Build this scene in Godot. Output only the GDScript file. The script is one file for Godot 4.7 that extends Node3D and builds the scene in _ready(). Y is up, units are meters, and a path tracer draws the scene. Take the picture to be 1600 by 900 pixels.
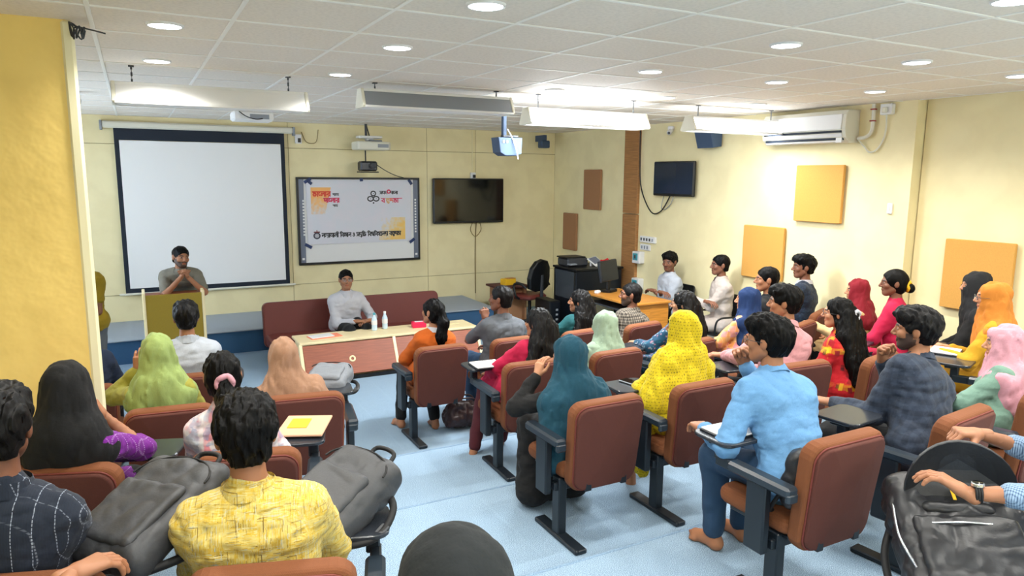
extends Node3D
# A tiered lecture room during a talk: stage wall with screen, board and television, curved rows of upholstered chairs, seated audience.

const EYE := 2.265
const CEIL := 2.986
const STAGE := 0.30
const WALL_R := 6.45
const ROWS := {"a": [5.2, 0.0], "b": [6.3, 0.1], "c": [7.5, 0.2], "d": [8.7, 0.3], "e": [9.85, 0.4]}
const SPEAKER := Vector3(0.42, 1.33, 1.85)

var M := {}
var T := {}
var taken := {}

# ---------------------------------------------------------------- mesh builder
class MB:
	var p := PackedVector3Array()
	var n := PackedVector3Array()
	var c := PackedColorArray()
	var u := PackedVector2Array()
	var i := PackedInt32Array()
	var xf := Transform3D.IDENTITY
	var use_c := false
	var use_u := false
	func vert(a: Vector3, nn: Vector3) -> int:
		p.append(xf * a); n.append((xf.basis * nn).normalized()); c.append(Color.WHITE); u.append(Vector2.ZERO)
		return p.size() - 1
	func poly(pts: Array, inside: Vector3) -> void:          # flat convex polygon facing away from inside
		var nn: Vector3 = (pts[1] - pts[0]).cross(pts[2] - pts[0])
		if nn.length() < 1e-12 and pts.size() > 3: nn = (pts[2] - pts[0]).cross(pts[3] - pts[0])
		nn = nn.normalized()
		var mid := Vector3.ZERO
		for q in pts: mid += q
		mid /= pts.size()
		var flip := nn.dot(mid - inside) < 0.0
		if flip: nn = -nn
		var b := p.size()
		for q in pts: vert(q, nn)
		for k in range(1, pts.size() - 1):
			if flip: i.append_array([b, b + k, b + k + 1])
			else: i.append_array([b, b + k + 1, b + k])
	func box(cc: Vector3, s: Vector3, bev := 0.0, bs := Basis.IDENTITY) -> void:
		var h := s * 0.5
		var b := minf(bev, minf(h.x, minf(h.y, h.z)) * 0.9)
		if b <= 0.0:
			for ax in 3:
				for sg in [-1.0, 1.0]:
					var pts := []
					for q in [[-1, -1], [1, -1], [1, 1], [-1, 1]]:
						var v := Vector3.ZERO
						v[ax] = sg * h[ax]; v[(ax + 1) % 3] = q[0] * h[(ax + 1) % 3]; v[(ax + 2) % 3] = q[1] * h[(ax + 2) % 3]
						pts.append(cc + bs * v)
					poly(pts, cc)
			return
		for ax in 3:
			var a1 := (ax + 1) % 3
			var a2 := (ax + 2) % 3
			for sg in [-1.0, 1.0]:
				var pts := []
				for q in [[-1, -1], [1, -1], [1, 1], [-1, 1]]:
					var v := Vector3.ZERO
					v[ax] = sg * h[ax]; v[a1] = q[0] * (h[a1] - b); v[a2] = q[1] * (h[a2] - b)
					pts.append(cc + bs * v)
				poly(pts, cc)
				for sg2 in [-1.0, 1.0]:
					var e := []
					for q in [-1.0, 1.0]:
						var v := Vector3.ZERO
						v[ax] = sg * h[ax]; v[a1] = sg2 * (h[a1] - b); v[a2] = q * (h[a2] - b); e.append(cc + bs * v)
					for q in [1.0, -1.0]:
						var v := Vector3.ZERO
						v[ax] = sg * (h[ax] - b); v[a1] = sg2 * h[a1]; v[a2] = q * (h[a2] - b); e.append(cc + bs * v)
					poly(e, cc)
		for x in [-1.0, 1.0]:
			for y in [-1.0, 1.0]:
				for z in [-1.0, 1.0]:
					var k := Vector3(x, y, z)
					poly([cc + bs * (k * Vector3(h.x, h.y - b, h.z - b)), cc + bs * (k * Vector3(h.x - b, h.y, h.z - b)), cc + bs * (k * Vector3(h.x - b, h.y - b, h.z))], cc)
	func tube(pts: Array, r0: float, r1 := -1.0, sides := 8) -> void:   # round bar along points, capped
		if r1 < 0.0: r1 = r0
		var m := pts.size()
		var up := Vector3.UP
		var rings := []
		for k in m:
			var d: Vector3 = (pts[mini(k + 1, m - 1)] - pts[maxi(k - 1, 0)]).normalized()
			if absf(d.dot(up)) > 0.95: up = Vector3.RIGHT if absf(d.x) < 0.9 else Vector3.FORWARD
			var sx := d.cross(up).normalized()
			var sy := sx.cross(d).normalized()
			up = sy
			var r := lerpf(r0, r1, float(k) / maxf(1.0, m - 1))
			var ring := []
			for s in sides:
				var a := TAU * s / sides
				var nn := sx * cos(a) + sy * sin(a)
				ring.append(vert(pts[k] + nn * r, nn))
			rings.append(ring)
		for k in m - 1:
			for s in sides:
				var a: int = rings[k][s]
				var b: int = rings[k][(s + 1) % sides]
				var cc: int = rings[k + 1][s]
				var d: int = rings[k + 1][(s + 1) % sides]
				i.append_array([a, b, cc, b, d, cc])
		for e in [0, m - 1]:
			var cap := []
			for s in sides: cap.append(xf.affine_inverse() * p[rings[e][s]])
			var other: Vector3 = pts[1] if e == 0 else pts[m - 2]
			poly(cap, other)
	func lathe(cc: Vector3, prof: Array, sides := 20, bs := Basis.IDENTITY) -> void:   # [radius, height] pairs about local y
		var rings := []
		for k in prof.size():
			var a: Array = prof[maxi(k - 1, 0)]
			var b: Array = prof[mini(k + 1, prof.size() - 1)]
			var t := Vector2(b[0] - a[0], b[1] - a[1]).normalized()
			var ring := []
			for s in sides:
				var an := TAU * s / sides
				var dr := Vector3(cos(an), 0, sin(an))
				ring.append(vert(cc + bs * (dr * prof[k][0] + Vector3.UP * prof[k][1]), bs * (dr * t.y - Vector3.UP * t.x)))
			rings.append(ring)
		for k in prof.size() - 1:
			for s in sides:
				var a: int = rings[k][s]
				var b: int = rings[k][(s + 1) % sides]
				var c2: int = rings[k + 1][s]
				var d: int = rings[k + 1][(s + 1) % sides]
				i.append_array([a, b, c2, b, d, c2])
	func slab(outline: Array, z0: float, z1: float, bev := 0.0, bow := 0.0, flat_uv := false) -> void:   # Vector2 outline in xy, from z0 (back) to z1 (front); bow curves it about y
		var mid := Vector2.ZERO
		for q in outline: mid += q
		mid /= outline.size()
		var hw := 0.0
		for q in outline: hw = maxf(hw, absf(q.x - mid.x))
		var loops := []
		var zs := [[z0, 0.0], [z1, 0.0]]
		if bev > 0.0:
			zs = []
			var sg := signf(z1 - z0)
			var st := 4 if bev > 0.01 else 1
			for k in st + 1: zs.append([z0 + sg * bev * (1.0 - cos(k * PI / 2 / st)), bev * (1.0 - sin(k * PI / 2 / st))])
			for k in st + 1: zs.append([z1 - sg * bev * (1.0 - sin(k * PI / 2 / st)), bev * (1.0 - cos(k * PI / 2 / st))])
		for zz in zs:
			var l := []
			for q in outline:
				var dd: Vector2 = mid - q
				var v: Vector2 = q + dd.normalized() * zz[1]
				l.append(Vector3(v.x, v.y, zz[0] + bow * pow((v.x - mid.x) / hw, 2.0)))
			loops.append(l)
		var ctr := Vector3(mid.x, mid.y, (z0 + z1) * 0.5)
		var cnt := outline.size()
		for k in loops.size() - 1:
			for s in cnt:
				poly([loops[k][s], loops[k][(s + 1) % cnt], loops[k + 1][(s + 1) % cnt], loops[k + 1][s]], ctr + Vector3(0, 0, bow * 0.3))
		for e in [0, loops.size() - 1]:
			var hub := Vector3(mid.x, mid.y, zs[e][0])
			for s in cnt:
				var a: Vector3 = loops[e][s]
				var b: Vector3 = loops[e][(s + 1) % cnt]
				var prev := [hub, hub]
				for f in [0.34, 0.67, 1.0]:
					var na: Vector3 = hub.lerp(a, f)
					var nb: Vector3 = hub.lerp(b, f)
					na.z = zs[e][0] + bow * pow((na.x - mid.x) / hw, 2.0); nb.z = zs[e][0] + bow * pow((nb.x - mid.x) / hw, 2.0)
					if prev[0] == prev[1]: poly([hub, na, nb], ctr + Vector3(0, 0, (0.5 if e == 0 else -0.5) * signf(z1 - z0)))
					else: poly([prev[0], prev[1], nb, na], ctr + Vector3(0, 0, (0.5 if e == 0 else -0.5) * signf(z1 - z0)))
					prev = [na, nb]
	func sheet(o: Vector3, ex: Vector3, ey: Vector3) -> void:      # a quad with uv, o = top left, ex right, ey down
		use_u = true
		var nn := ey.cross(ex).normalized()
		var b := p.size()
		for q in [[0, 0], [1, 0], [1, 1], [0, 1]]:
			vert(o + ex * q[0] + ey * q[1], nn); u[u.size() - 1] = Vector2(q[0], q[1])
		i.append_array([b, b + 1, b + 2, b, b + 2, b + 3])
	func mesh() -> ArrayMesh:
		var a := []
		a.resize(Mesh.ARRAY_MAX)
		a[Mesh.ARRAY_VERTEX] = p; a[Mesh.ARRAY_NORMAL] = n; a[Mesh.ARRAY_INDEX] = i
		if use_c: a[Mesh.ARRAY_COLOR] = c
		if use_u: a[Mesh.ARRAY_TEX_UV] = u
		var m := ArrayMesh.new()
		m.add_surface_from_arrays(Mesh.PRIMITIVE_TRIANGLES, a)
		return m

# ---------------------------------------------------------------- distance field, meshed as surface nets
class Vox:
	var pr := []
	var after := []
	var h := 0.015
	var o := Vector3.ZERO
	var nx := 0
	var ny := 0
	var nz := 0
	var v := PackedFloat32Array()
	var noise: FastNoiseLite = null
	var amp := 0.0
	var stretch := Vector3.ONE
	func _init(cell: float) -> void: h = cell
	func cap(a: Vector3, b: Vector3, ra: float, rb: float, k := 0.03) -> void: pr.append([0, a, b, ra, rb, k])
	func ell(c: Vector3, r: Vector3, k := 0.02, bs := Basis.IDENTITY) -> void: pr.append([1, c, r, k, bs])
	func rbx(c: Vector3, half: Vector3, r: float, k := 0.02, bs := Basis.IDENTITY) -> void: pr.append([2, c, half, k, bs, r])
	func cut(c: Vector3, r: Vector3, bs := Basis.IDENTITY) -> void: after.append([c, r, bs])
	func plane(nn: Vector3, d: float) -> void: after.append([nn, d])
	func in_ell(p: Vector3, c: Vector3, r: Vector3) -> bool:
		return ((p - c) / r).length_squared() < 1.0

	func face(p: Vector3) -> Color:          # alpha 1: multiply the skin tone, alpha 0: own colour
		var q := Vector3(absf(p.x), p.y, p.z)
		if q.z < -0.06:
			if in_ell(q, Vector3(0.032, 0.0, -0.088), Vector3(0.0075, 0.0075, 0.03)): return Color(0.015, 0.01, 0.008, 0)
			if in_ell(q, Vector3(0.032, 0.0, -0.088), Vector3(0.0135, 0.006, 0.03)): return Color(0.30, 0.25, 0.22, 0)
			if in_ell(q, Vector3(0.034, 0.022 - 8.0 * pow(q.x - 0.034, 2.0), -0.09), Vector3(0.021, 0.0062, 0.03)): return Color(0.02, 0.017, 0.016, 0)
			if in_ell(q, Vector3(0.0, -0.0625, -0.095), Vector3(0.024, 0.009, 0.03)): return Color(0.78, 0.5, 0.48, 1)
		return Color(1, 1, 1, 1)
	func fill() -> void:
		var lo := Vector3.INF
		var hi := -Vector3.INF
		for q in pr:
			if q[0] == 0:
				var m: float = maxf(q[3], q[4])
				lo = lo.min(q[1].min(q[2]) - Vector3.ONE * m); hi = hi.max(q[1].max(q[2]) + Vector3.ONE * m)
			else:
				var m: float = maxf(q[2].x, maxf(q[2].y, q[2].z)) if q[0] == 1 else (q[2] as Vector3).length()
				lo = lo.min(q[1] - Vector3.ONE * m); hi = hi.max(q[1] + Vector3.ONE * m)
		var pad := 2.5 * h + amp + 0.006
		lo -= Vector3.ONE * pad; hi += Vector3.ONE * pad
		o = lo
		nx = int(ceil((hi.x - lo.x) / h)) + 1; ny = int(ceil((hi.y - lo.y) / h)) + 1; nz = int(ceil((hi.z - lo.z) / h)) + 1
		v.resize(nx * ny * nz); v.fill(9.0)
		for q in pr:
			if q[0] == 0: _cap(q[1], q[2], q[3], q[4], q[5])
			elif q[0] == 1: _ell(q[1], q[2], q[3], q[4], false)
			else: _rbx(q[1], q[2], q[3], q[4], q[5])
		if noise:
			for z in nz:
				for y in ny:
					var b := (z * ny + y) * nx
					for x in nx:
						var d := v[b + x]
						if d < 2.5 * h and d > -2.5 * h:
							v[b + x] = d + amp * noise.get_noise_3d((o.x + x * h) * stretch.x, (o.y + y * h) * stretch.y, (o.z + z * h) * stretch.z)
		for q in after:
			if q.size() == 3: _ell(q[0], q[1], 0.0, q[2], true)
			else:
				var nn: Vector3 = q[0]
				for z in nz:
					for y in ny:
						var b := (z * ny + y) * nx
						var part := nn.y * (o.y + y * h) + nn.z * (o.z + z * h) - float(q[1])
						for x in nx:
							var d := part + nn.x * (o.x + x * h)
							if d > v[b + x]: v[b + x] = d
	func _cap(a: Vector3, bb: Vector3, ra: float, rb: float, k: float) -> void:
		var m := maxf(ra, rb) + k * 0.6 + 2.5 * h + amp
		var lo := (a.min(bb) - Vector3.ONE * m - o) / h
		var hi := (a.max(bb) + Vector3.ONE * m - o) / h
		var x0 := maxi(0, int(lo.x)); var y0 := maxi(0, int(lo.y)); var z0 := maxi(0, int(lo.z))
		var x1 := mini(nx - 1, int(hi.x) + 1); var y1 := mini(ny - 1, int(hi.y) + 1); var z1 := mini(nz - 1, int(hi.z) + 1)
		var ab := bb - a
		var l2 := maxf(ab.length_squared(), 1e-9)
		var dr := rb - ra
		var gx := ab.x; var gy := ab.y; var gz := ab.z
		for z in range(z0, z1 + 1):
			var pz := o.z + z * h - a.z
			for y in range(y0, y1 + 1):
				var py := o.y + y * h - a.y
				var b := (z * ny + y) * nx
				var part := py * gy + pz * gz
				for x in range(x0, x1 + 1):
					var px := o.x + x * h - a.x
					var t := clampf((px * gx + part) / l2, 0.0, 1.0)
					var qx := px - gx * t; var qy := py - gy * t; var qz := pz - gz * t
					var d := sqrt(qx * qx + qy * qy + qz * qz) - ra - dr * t
					var e := v[b + x]
					var w := k - absf(e - d)
					if w > 0.0: v[b + x] = minf(d, e) - w * w * 0.25 / k
					elif d < e: v[b + x] = d
	func _rbx(c: Vector3, half: Vector3, k: float, bs: Basis, r: float) -> void:
		var inv := bs.transposed()
		var inner := half - Vector3.ONE * r
		for z in nz:
			for y in ny:
				var b := (z * ny + y) * nx
				for x in nx:
					var q := (inv * Vector3(o.x + x * h - c.x, o.y + y * h - c.y, o.z + z * h - c.z)).abs() - inner
					var d := q.max(Vector3.ZERO).length() + minf(maxf(q.x, maxf(q.y, q.z)), 0.0) - r
					var e := v[b + x]
					var w := k - absf(e - d)
					if w > 0.0: v[b + x] = minf(d, e) - w * w * 0.25 / k
					elif d < e: v[b + x] = d
	func _ell(c: Vector3, r: Vector3, k: float, bs: Basis, sub: bool) -> void:
		var m := maxf(r.x, maxf(r.y, r.z)) + k * 0.6 + 2.5 * h + amp
		var lo := (c - Vector3.ONE * m - o) / h
		var hi := (c + Vector3.ONE * m - o) / h
		var x0 := maxi(0, int(lo.x)); var y0 := maxi(0, int(lo.y)); var z0 := maxi(0, int(lo.z))
		var x1 := mini(nx - 1, int(hi.x) + 1); var y1 := mini(ny - 1, int(hi.y) + 1); var z1 := mini(nz - 1, int(hi.z) + 1)
		var inv := bs.transposed()
		var ir := Vector3.ONE / r
		for z in range(z0, z1 + 1):
			for y in range(y0, y1 + 1):
				var b := (z * ny + y) * nx
				for x in range(x0, x1 + 1):
					var q := (inv * Vector3(o.x + x * h - c.x, o.y + y * h - c.y, o.z + z * h - c.z)) * ir
					var k0 := q.length()
					var k1 := maxf((q * ir).length(), 1e-6)
					var d := k0 * (k0 - 1.0) / k1
					var e := v[b + x]
					if sub:
						if -d > e: v[b + x] = -d
						continue
					var w := k - absf(e - d)
					if w > 0.0: v[b + x] = minf(d, e) - w * w * 0.25 / k
					elif d < e: v[b + x] = d
	func into(mb: MB, paint := false) -> void:
		fill()
		var sx := 1
		var sy := nx
		var sz := nx * ny
		var id := {}
		var far := h * 1.8
		for z in range(1, nz - 1):
			for y in range(1, ny - 1):
				var b := (z * ny + y) * nx
				for x in range(1, nx - 1):
					var c := b + x
					var d := v[c]
					if d > far or d < -far: continue
					var s := d < 0.0
					if (v[c + sx] < 0.0) != s: _quad(mb, id, c, sy, sz, s, paint)
					if (v[c + sy] < 0.0) != s: _quad(mb, id, c, sz, sx, s, paint)
					if (v[c + sz] < 0.0) != s: _quad(mb, id, c, sx, sy, s, paint)
	func _quad(mb: MB, id: Dictionary, c: int, e: int, f: int, s: bool, paint: bool) -> void:
		var a0 := _vert(mb, id, c, paint)
		var a1 := _vert(mb, id, c - e, paint)
		var a2 := _vert(mb, id, c - e - f, paint)
		var a3 := _vert(mb, id, c - f, paint)
		if s: mb.i.append_array([a0, a2, a1, a0, a3, a2])
		else: mb.i.append_array([a0, a1, a2, a0, a2, a3])
	func _vert(mb: MB, id: Dictionary, c: int, paint: bool) -> int:
		if id.has(c): return id[c]
		var w := [v[c], v[c + 1], v[c + nx], v[c + nx + 1], v[c + nx * ny], v[c + nx * ny + 1], v[c + nx * ny + nx], v[c + nx * ny + nx + 1]]
		var sum := Vector3.ZERO
		var cnt := 0
		for q in [[0, 1, 0], [2, 3, 0], [4, 5, 0], [6, 7, 0], [0, 2, 1], [1, 3, 1], [4, 6, 1], [5, 7, 1], [0, 4, 2], [1, 5, 2], [2, 6, 2], [3, 7, 2]]:
			var da: float = w[q[0]]
			var db: float = w[q[1]]
			if (da < 0.0) == (db < 0.0): continue
			var t := da / (da - db)
			var k: int = q[0]
			var pt := Vector3(k & 1, (k >> 1) & 1, (k >> 2) & 1)
			pt[q[2]] += t
			sum += pt; cnt += 1
		var loc := sum / maxf(1.0, cnt)
		var gx: float = (w[1] - w[0]) + (w[3] - w[2]) + (w[5] - w[4]) + (w[7] - w[6])
		var gy: float = (w[2] - w[0]) + (w[3] - w[1]) + (w[6] - w[4]) + (w[7] - w[5])
		var gz: float = (w[4] - w[0]) + (w[5] - w[1]) + (w[6] - w[2]) + (w[7] - w[3])
		var pz := c / (nx * ny)
		var rest := c - pz * nx * ny
		var py := rest / nx
		var pos := o + (Vector3(rest - py * nx, py, pz) + loc) * h
		var r := mb.vert(pos, Vector3(gx, gy, gz))
		if paint: mb.c[r] = face(pos)
		id[c] = r
		return r

# ---------------------------------------------------------------- scene helpers
func numbered(called: String) -> String:
	var k: int = taken.get(called, 0)
	taken[called] = k + 1
	return called if k == 0 else "%s_%03d" % [called, k]

func tag(o: Node, label: String, category: String, group := "") -> void:
	o.set_meta("label", label); o.set_meta("category", category)
	if group: o.set_meta("group", group)

func thing(called: String, label: String, category: String, at := Vector3.ZERO, turn := 0.0, group := "") -> Node3D:
	var o := Node3D.new()
	o.name = numbered(called); add_child(o)
	o.position = at; o.rotation.y = deg_to_rad(turn)
	tag(o, label, category, group)
	return o

func part(parent: Node, called: String, mb: MB, m: Material, label := "") -> MeshInstance3D:
	return part_mesh(parent, called, mb.mesh(), m, label)

func part_mesh(parent: Node, called: String, mesh: Mesh, m: Material, label := "") -> MeshInstance3D:
	var o := MeshInstance3D.new()
	o.name = numbered(called) if parent == self else called
	o.mesh = mesh; o.material_override = m
	parent.add_child(o, true)
	if label: o.set_meta("label", label)
	return o

func structure(called: String, mb: MB, m: Material, parent: Node = self) -> MeshInstance3D:
	var o := part(parent, called, mb, m)
	if parent == self: o.set_meta("kind", "structure")
	return o

func copy(o: Node3D, at: Vector3, turn: float, label: String) -> Node3D:
	var c: Node3D = o.duplicate()
	var base := String(o.name).rstrip("0123456789").trim_suffix("_")
	c.name = numbered(base); add_child(c)
	c.position = at; c.rotation.y = deg_to_rad(turn)
	c.set_meta("label", label)
	return c

func boxes(list: Array, bev := 0.004) -> MB:
	var b := MB.new()
	for q in list: b.box(q[0], q[1], q[2] if q.size() > 2 else bev)
	return b

func rrect(w: float, h: float, r: float, seg := 4, cy := 0.0) -> Array:      # rounded rectangle outline centred on (0, cy)
	var out := []
	for q in [[1, 1, 0], [-1, 1, 1], [-1, -1, 2], [1, -1, 3]]:
		for k in seg + 1:
			var a: float = (q[2] + float(k) / seg) * PI / 2
			out.append(Vector2(q[0] * (w / 2 - r) + cos(a) * r, cy + q[1] * (h / 2 - r) + sin(a) * r))
	return out

func sag(a: Vector3, b: Vector3, drop: float, n := 12) -> Array:            # a hanging cable
	var out := []
	for k in n + 1:
		var t := float(k) / n
		out.append(a.lerp(b, t) + Vector3.DOWN * drop * 4.0 * t * (1.0 - t))
	return out

func smooth(pts: Array, n := 6) -> Array:
	var c := Curve3D.new()
	for k in pts.size():
		var a: Vector3 = pts[maxi(k - 1, 0)]
		var b: Vector3 = pts[mini(k + 1, pts.size() - 1)]
		var t := (b - a) / 6.0
		c.add_point(pts[k], -t, t)
	var out := []
	for k in (pts.size() - 1) * n + 1: out.append(c.sample(int(k / n) if k < (pts.size() - 1) * n else pts.size() - 2, float(k % n) / n if k < (pts.size() - 1) * n else 1.0))
	return out

# ---------------------------------------------------------------- textures and materials
func noise_img(size: int, freq: float, oct: int, seed_: int, kind := FastNoiseLite.TYPE_SIMPLEX_SMOOTH) -> Image:
	var n := FastNoiseLite.new()
	n.noise_type = kind; n.frequency = freq; n.fractal_octaves = oct; n.seed = seed_
	return n.get_seamless_image(size, size)

func tint_img(src: Image, a: Color, b: Color, lo := 0.25, hi := 0.75) -> Image:
	var s := src.get_width()
	var out := Image.create(s, s, false, Image.FORMAT_RGB8)
	for y in s:
		for x in s:
			out.set_pixel(x, y, a.lerp(b, smoothstep(lo, hi, src.get_pixel(x, y).r)))
	return out

func tex(im: Image) -> ImageTexture:
	im.generate_mipmaps()
	return ImageTexture.create_from_image(im)

func normal_of(im: Image, strength: float) -> ImageTexture:
	var c: Image = im.duplicate()
	c.convert(Image.FORMAT_RGBA8)
	c.bump_map_to_normal_map(strength)
	return tex(c)

func draw_line(im: Image, a: Vector2, b: Vector2, r: float, col: Color) -> void:
	var n := maxi(1, int(a.distance_to(b) / maxf(0.6, r * 0.5)))
	for k in n + 1:
		var q := a.lerp(b, float(k) / n)
		var ri := int(ceil(r))
		for y in range(-ri, ri + 1):
			for x in range(-ri, ri + 1):
				if x * x + y * y <= r * r:
					var px := int(q.x) + x
					var py := int(q.y) + y
					if px >= 0 and py >= 0 and px < im.get_width() and py < im.get_height():
						im.set_pixel(px, py, col)

func mat(key: String, col: Color, rough := 0.8, t: Texture2D = null, sc := 1.0, nt: Texture2D = null, ns := 0.5) -> StandardMaterial3D:
	var m := StandardMaterial3D.new()
	m.resource_name = key; m.albedo_color = col; m.roughness = rough
	if t or nt:
		m.uv1_triplanar = true; m.uv1_scale = Vector3.ONE * sc
	if t: m.albedo_texture = t
	if nt:
		m.normal_enabled = true; m.normal_texture = nt; m.normal_scale = ns
	M[key] = m
	return m

func cloth(key: String, col: Color, pattern: Texture2D = null, sc := 14.0, rough := 0.9) -> void:
	var m := mat(key, Color(col.r * 0.9, col.g * 0.9, col.b * 0.9), rough, pattern if pattern else T.cloth, sc, T.cloth_n, 0.35)
	m.rim_enabled = true; m.rim = 0.12; m.rim_tint = 0.6

func make_materials() -> void:
	var weave := Image.create(64, 64, false, Image.FORMAT_RGB8)
	var rng := RandomNumberGenerator.new()
	rng.seed = 5
	for y in 64:
		for x in 64:
			var g := 0.88 + 0.06 * sin(x * TAU / 4.0) * (1.0 if (y / 2) % 2 == 0 else -1.0) + rng.randf_range(-0.05, 0.05)
			weave.set_pixel(x, y, Color(g, g, g))
	T.cloth = tex(weave)
	T.cloth_n = normal_of(noise_img(256, 0.02, 3, 3), 6.0)
	T.fine_n = normal_of(noise_img(256, 0.12, 2, 8), 4.0)
	T.plaster = tex(tint_img(noise_img(256, 0.012, 4, 11), Color(0.975, 0.97, 0.96), Color(1, 1, 1)))
	T.plaster_n = normal_of(noise_img(256, 0.02, 4, 12), 5.0)
	var cp := noise_img(256, 0.28, 2, 21)
	T.carpet = tex(tint_img(cp, Color(0.50, 0.56, 0.62), Color(1, 1, 1), 0.3, 0.66))
	T.carpet_n = normal_of(cp, 8.0)
	T.tile = tex(tint_img(noise_img(256, 0.09, 3, 31), Color(0.97, 0.97, 0.97), Color(1, 1, 1), 0.2, 0.6))
	var wn := FastNoiseLite.new()
	wn.seed = 41; wn.frequency = 0.02; wn.fractal_octaves = 3
	var wood := Image.create(256, 256, false, Image.FORMAT_RGB8)
	for y in 256:
		for x in 256:
			var g := 0.88 + 0.12 * wn.get_noise_2d(x * 0.5, y * 9.0)
			wood.set_pixel(x, y, Color(g, g * 0.98, g * 0.95))
	T.wood = tex(wood)
	var hn := FastNoiseLite.new()
	hn.seed = 51; hn.frequency = 0.03
	var hair := Image.create(256, 256, false, Image.FORMAT_RGB8)
	for y in 256:
		for x in 256:
			var g := clampf(0.75 + 0.35 * hn.get_noise_2d(x * 7.0, y * 0.8), 0.15, 1.0)
			hair.set_pixel(x, y, Color(g, g, g))
	T.hair = tex(hair)
	T.hair_n = normal_of(hair, 5.0)

	# setting
	mat("wall", Color(0.94, 0.89, 0.71), 0.7, T.plaster, 0.6, T.plaster_n, 0.05)
	mat("wall_column", Color(0.96, 0.83, 0.48), 0.6, T.plaster, 0.9, T.plaster_n, 0.15)
	mat("bead", Color(0.93, 0.9, 0.75), 0.6)
	mat("ceiling_tile", Color(0.92, 0.885, 0.84), 0.7, T.tile, 1.6, T.plaster_n, 0.1)
	mat("grid_bar", Color(0.95, 0.94, 0.92), 0.45)
	mat("carpet", Color(0.72, 0.82, 0.90), 1.0, T.carpet, 3.0, T.carpet_n, 0.6)
	mat("carpet_edge", Color(0.60, 0.70, 0.79), 1.0, T.carpet, 3.0)
	mat("carpet_grey", Color(0.86, 0.88, 0.90), 1.0, T.carpet, 3.0, T.carpet_n, 0.6)
	mat("carpet_blue", Color(0.34, 0.53, 0.70), 1.0, T.carpet, 3.0, T.carpet_n, 0.6)
	mat("pilaster", Color(0.72, 0.52, 0.32), 0.6, T.wood, 1.0)
	mat("groove", Color(0.55, 0.47, 0.3), 0.9)
	# upholstery and furniture
	mat("chair_shell", Color(0.37, 0.18, 0.14), 0.85, T.cloth, 10.0, T.fine_n, 0.25)
	mat("chair_cushion", Color(0.51, 0.29, 0.145), 0.85, T.cloth, 10.0, T.fine_n, 0.25)
	mat("chair_piping", Color(0.42, 0.17, 0.13), 0.7)
	mat("chair_metal", Color(0.075, 0.105, 0.135), 0.38)
	mat("chair_pad", Color(0.13, 0.165, 0.20), 0.3)
	mat("tablet_top", Color(0.16, 0.175, 0.2), 0.22)
	mat("maroon", Color(0.48, 0.20, 0.165), 0.5, T.cloth, 6.0, T.fine_n, 0.2)
	mat("cream_wood", Color(0.95, 0.88, 0.70), 0.4, T.plaster, 1.0)
	mat("brown_panel", Color(0.66, 0.35, 0.23), 0.5, T.wood, 1.3)
	mat("olive_panel", Color(0.66, 0.55, 0.13), 0.6, T.cloth, 8.0)
	mat("desk_orange", Color(0.88, 0.60, 0.25), 0.4, T.wood, 1.2)
	mat("black", Color(0.03, 0.035, 0.045), 0.45)
	mat("black_gloss", Color(0.02, 0.03, 0.045), 0.08)
	mat("screen_blue", Color(0.06, 0.13, 0.22), 0.12)
	mat("rack", Color(0.05, 0.075, 0.115), 0.35)
	mat("rack_door", Color(0.27, 0.29, 0.31), 0.25)
	mat("white", Color(0.9, 0.9, 0.9), 0.5)
	mat("off_white", Color(0.87, 0.86, 0.8), 0.5)
	mat("grey", Color(0.55, 0.57, 0.6), 0.5)
	mat("dark_grey", Color(0.22, 0.23, 0.25), 0.5)
	mat("frame_grey", Color(0.42, 0.45, 0.52), 0.4)
	mat("screen_cloth", Color(0.92, 0.92, 0.92), 0.85)
	mat("screen_edge", Color(0.03, 0.09, 0.16), 0.7)
	mat("panel_yellow", Color(0.93, 0.69, 0.34), 0.8, T.cloth, 8.0)
	mat("panel_brown", Color(0.72, 0.52, 0.36), 0.8, T.cloth, 8.0)
	mat("speaker_blue", Color(0.23, 0.31, 0.42), 0.6)
	mat("chrome", Color(0.75, 0.76, 0.78), 0.2).metallic = 0.9
	mat("red_copper", Color(0.6, 0.2, 0.15), 0.5)
	mat("pink_box", Color(0.90, 0.08, 0.30), 0.6)
	mat("red_cloth", Color(0.85, 0.1, 0.16), 0.9)
	mat("orange_paper", Color(0.95, 0.55, 0.42), 0.8)
	mat("yellow", Color(0.9, 0.7, 0.1), 0.7)
	mat("blue_tape", Color(0.06, 0.18, 0.38), 0.5)
	mat("teal", Color(0.25, 0.6, 0.65), 0.4)
	mat("bag_grey", Color(0.25, 0.255, 0.27), 0.55, T.cloth, 12.0, T.cloth_n, 0.2)
	mat("bag_black", Color(0.15, 0.155, 0.17), 0.42, T.cloth, 12.0, T.cloth_n, 0.2)
	mat("bag_light", Color(0.52, 0.54, 0.57), 0.7, T.cloth, 12.0, T.cloth_n, 0.6)
	mat("bag_brown", Color(0.22, 0.12, 0.12), 0.45, T.cloth, 12.0, T.cloth_n, 0.8)
	mat("strap", Color(0.05, 0.05, 0.06), 0.7)
	mat("kraft", Color(0.80, 0.62, 0.5), 0.8)
	mat("gold", Color(0.8, 0.62, 0.3), 0.3).metallic = 0.8
	mat("bottle", Color(0.80, 0.88, 0.93), 0.12)
	var lens := mat("spectacle_lens", Color(0.9, 0.95, 1.0, 0.12), 0.05)
	lens.transparency = BaseMaterial3D.TRANSPARENCY_ALPHA
	for q in [["glow_down", Color(0.94, 0.97, 1.0), 9.0], ["glow_tube", Color(0.93, 0.97, 1.0), 3.6]]:
		var g := mat(q[0], Color(1, 1, 1), 0.5)
		g.emission_enabled = true; g.emission = q[1]; g.emission_energy_multiplier = q[2]
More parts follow.
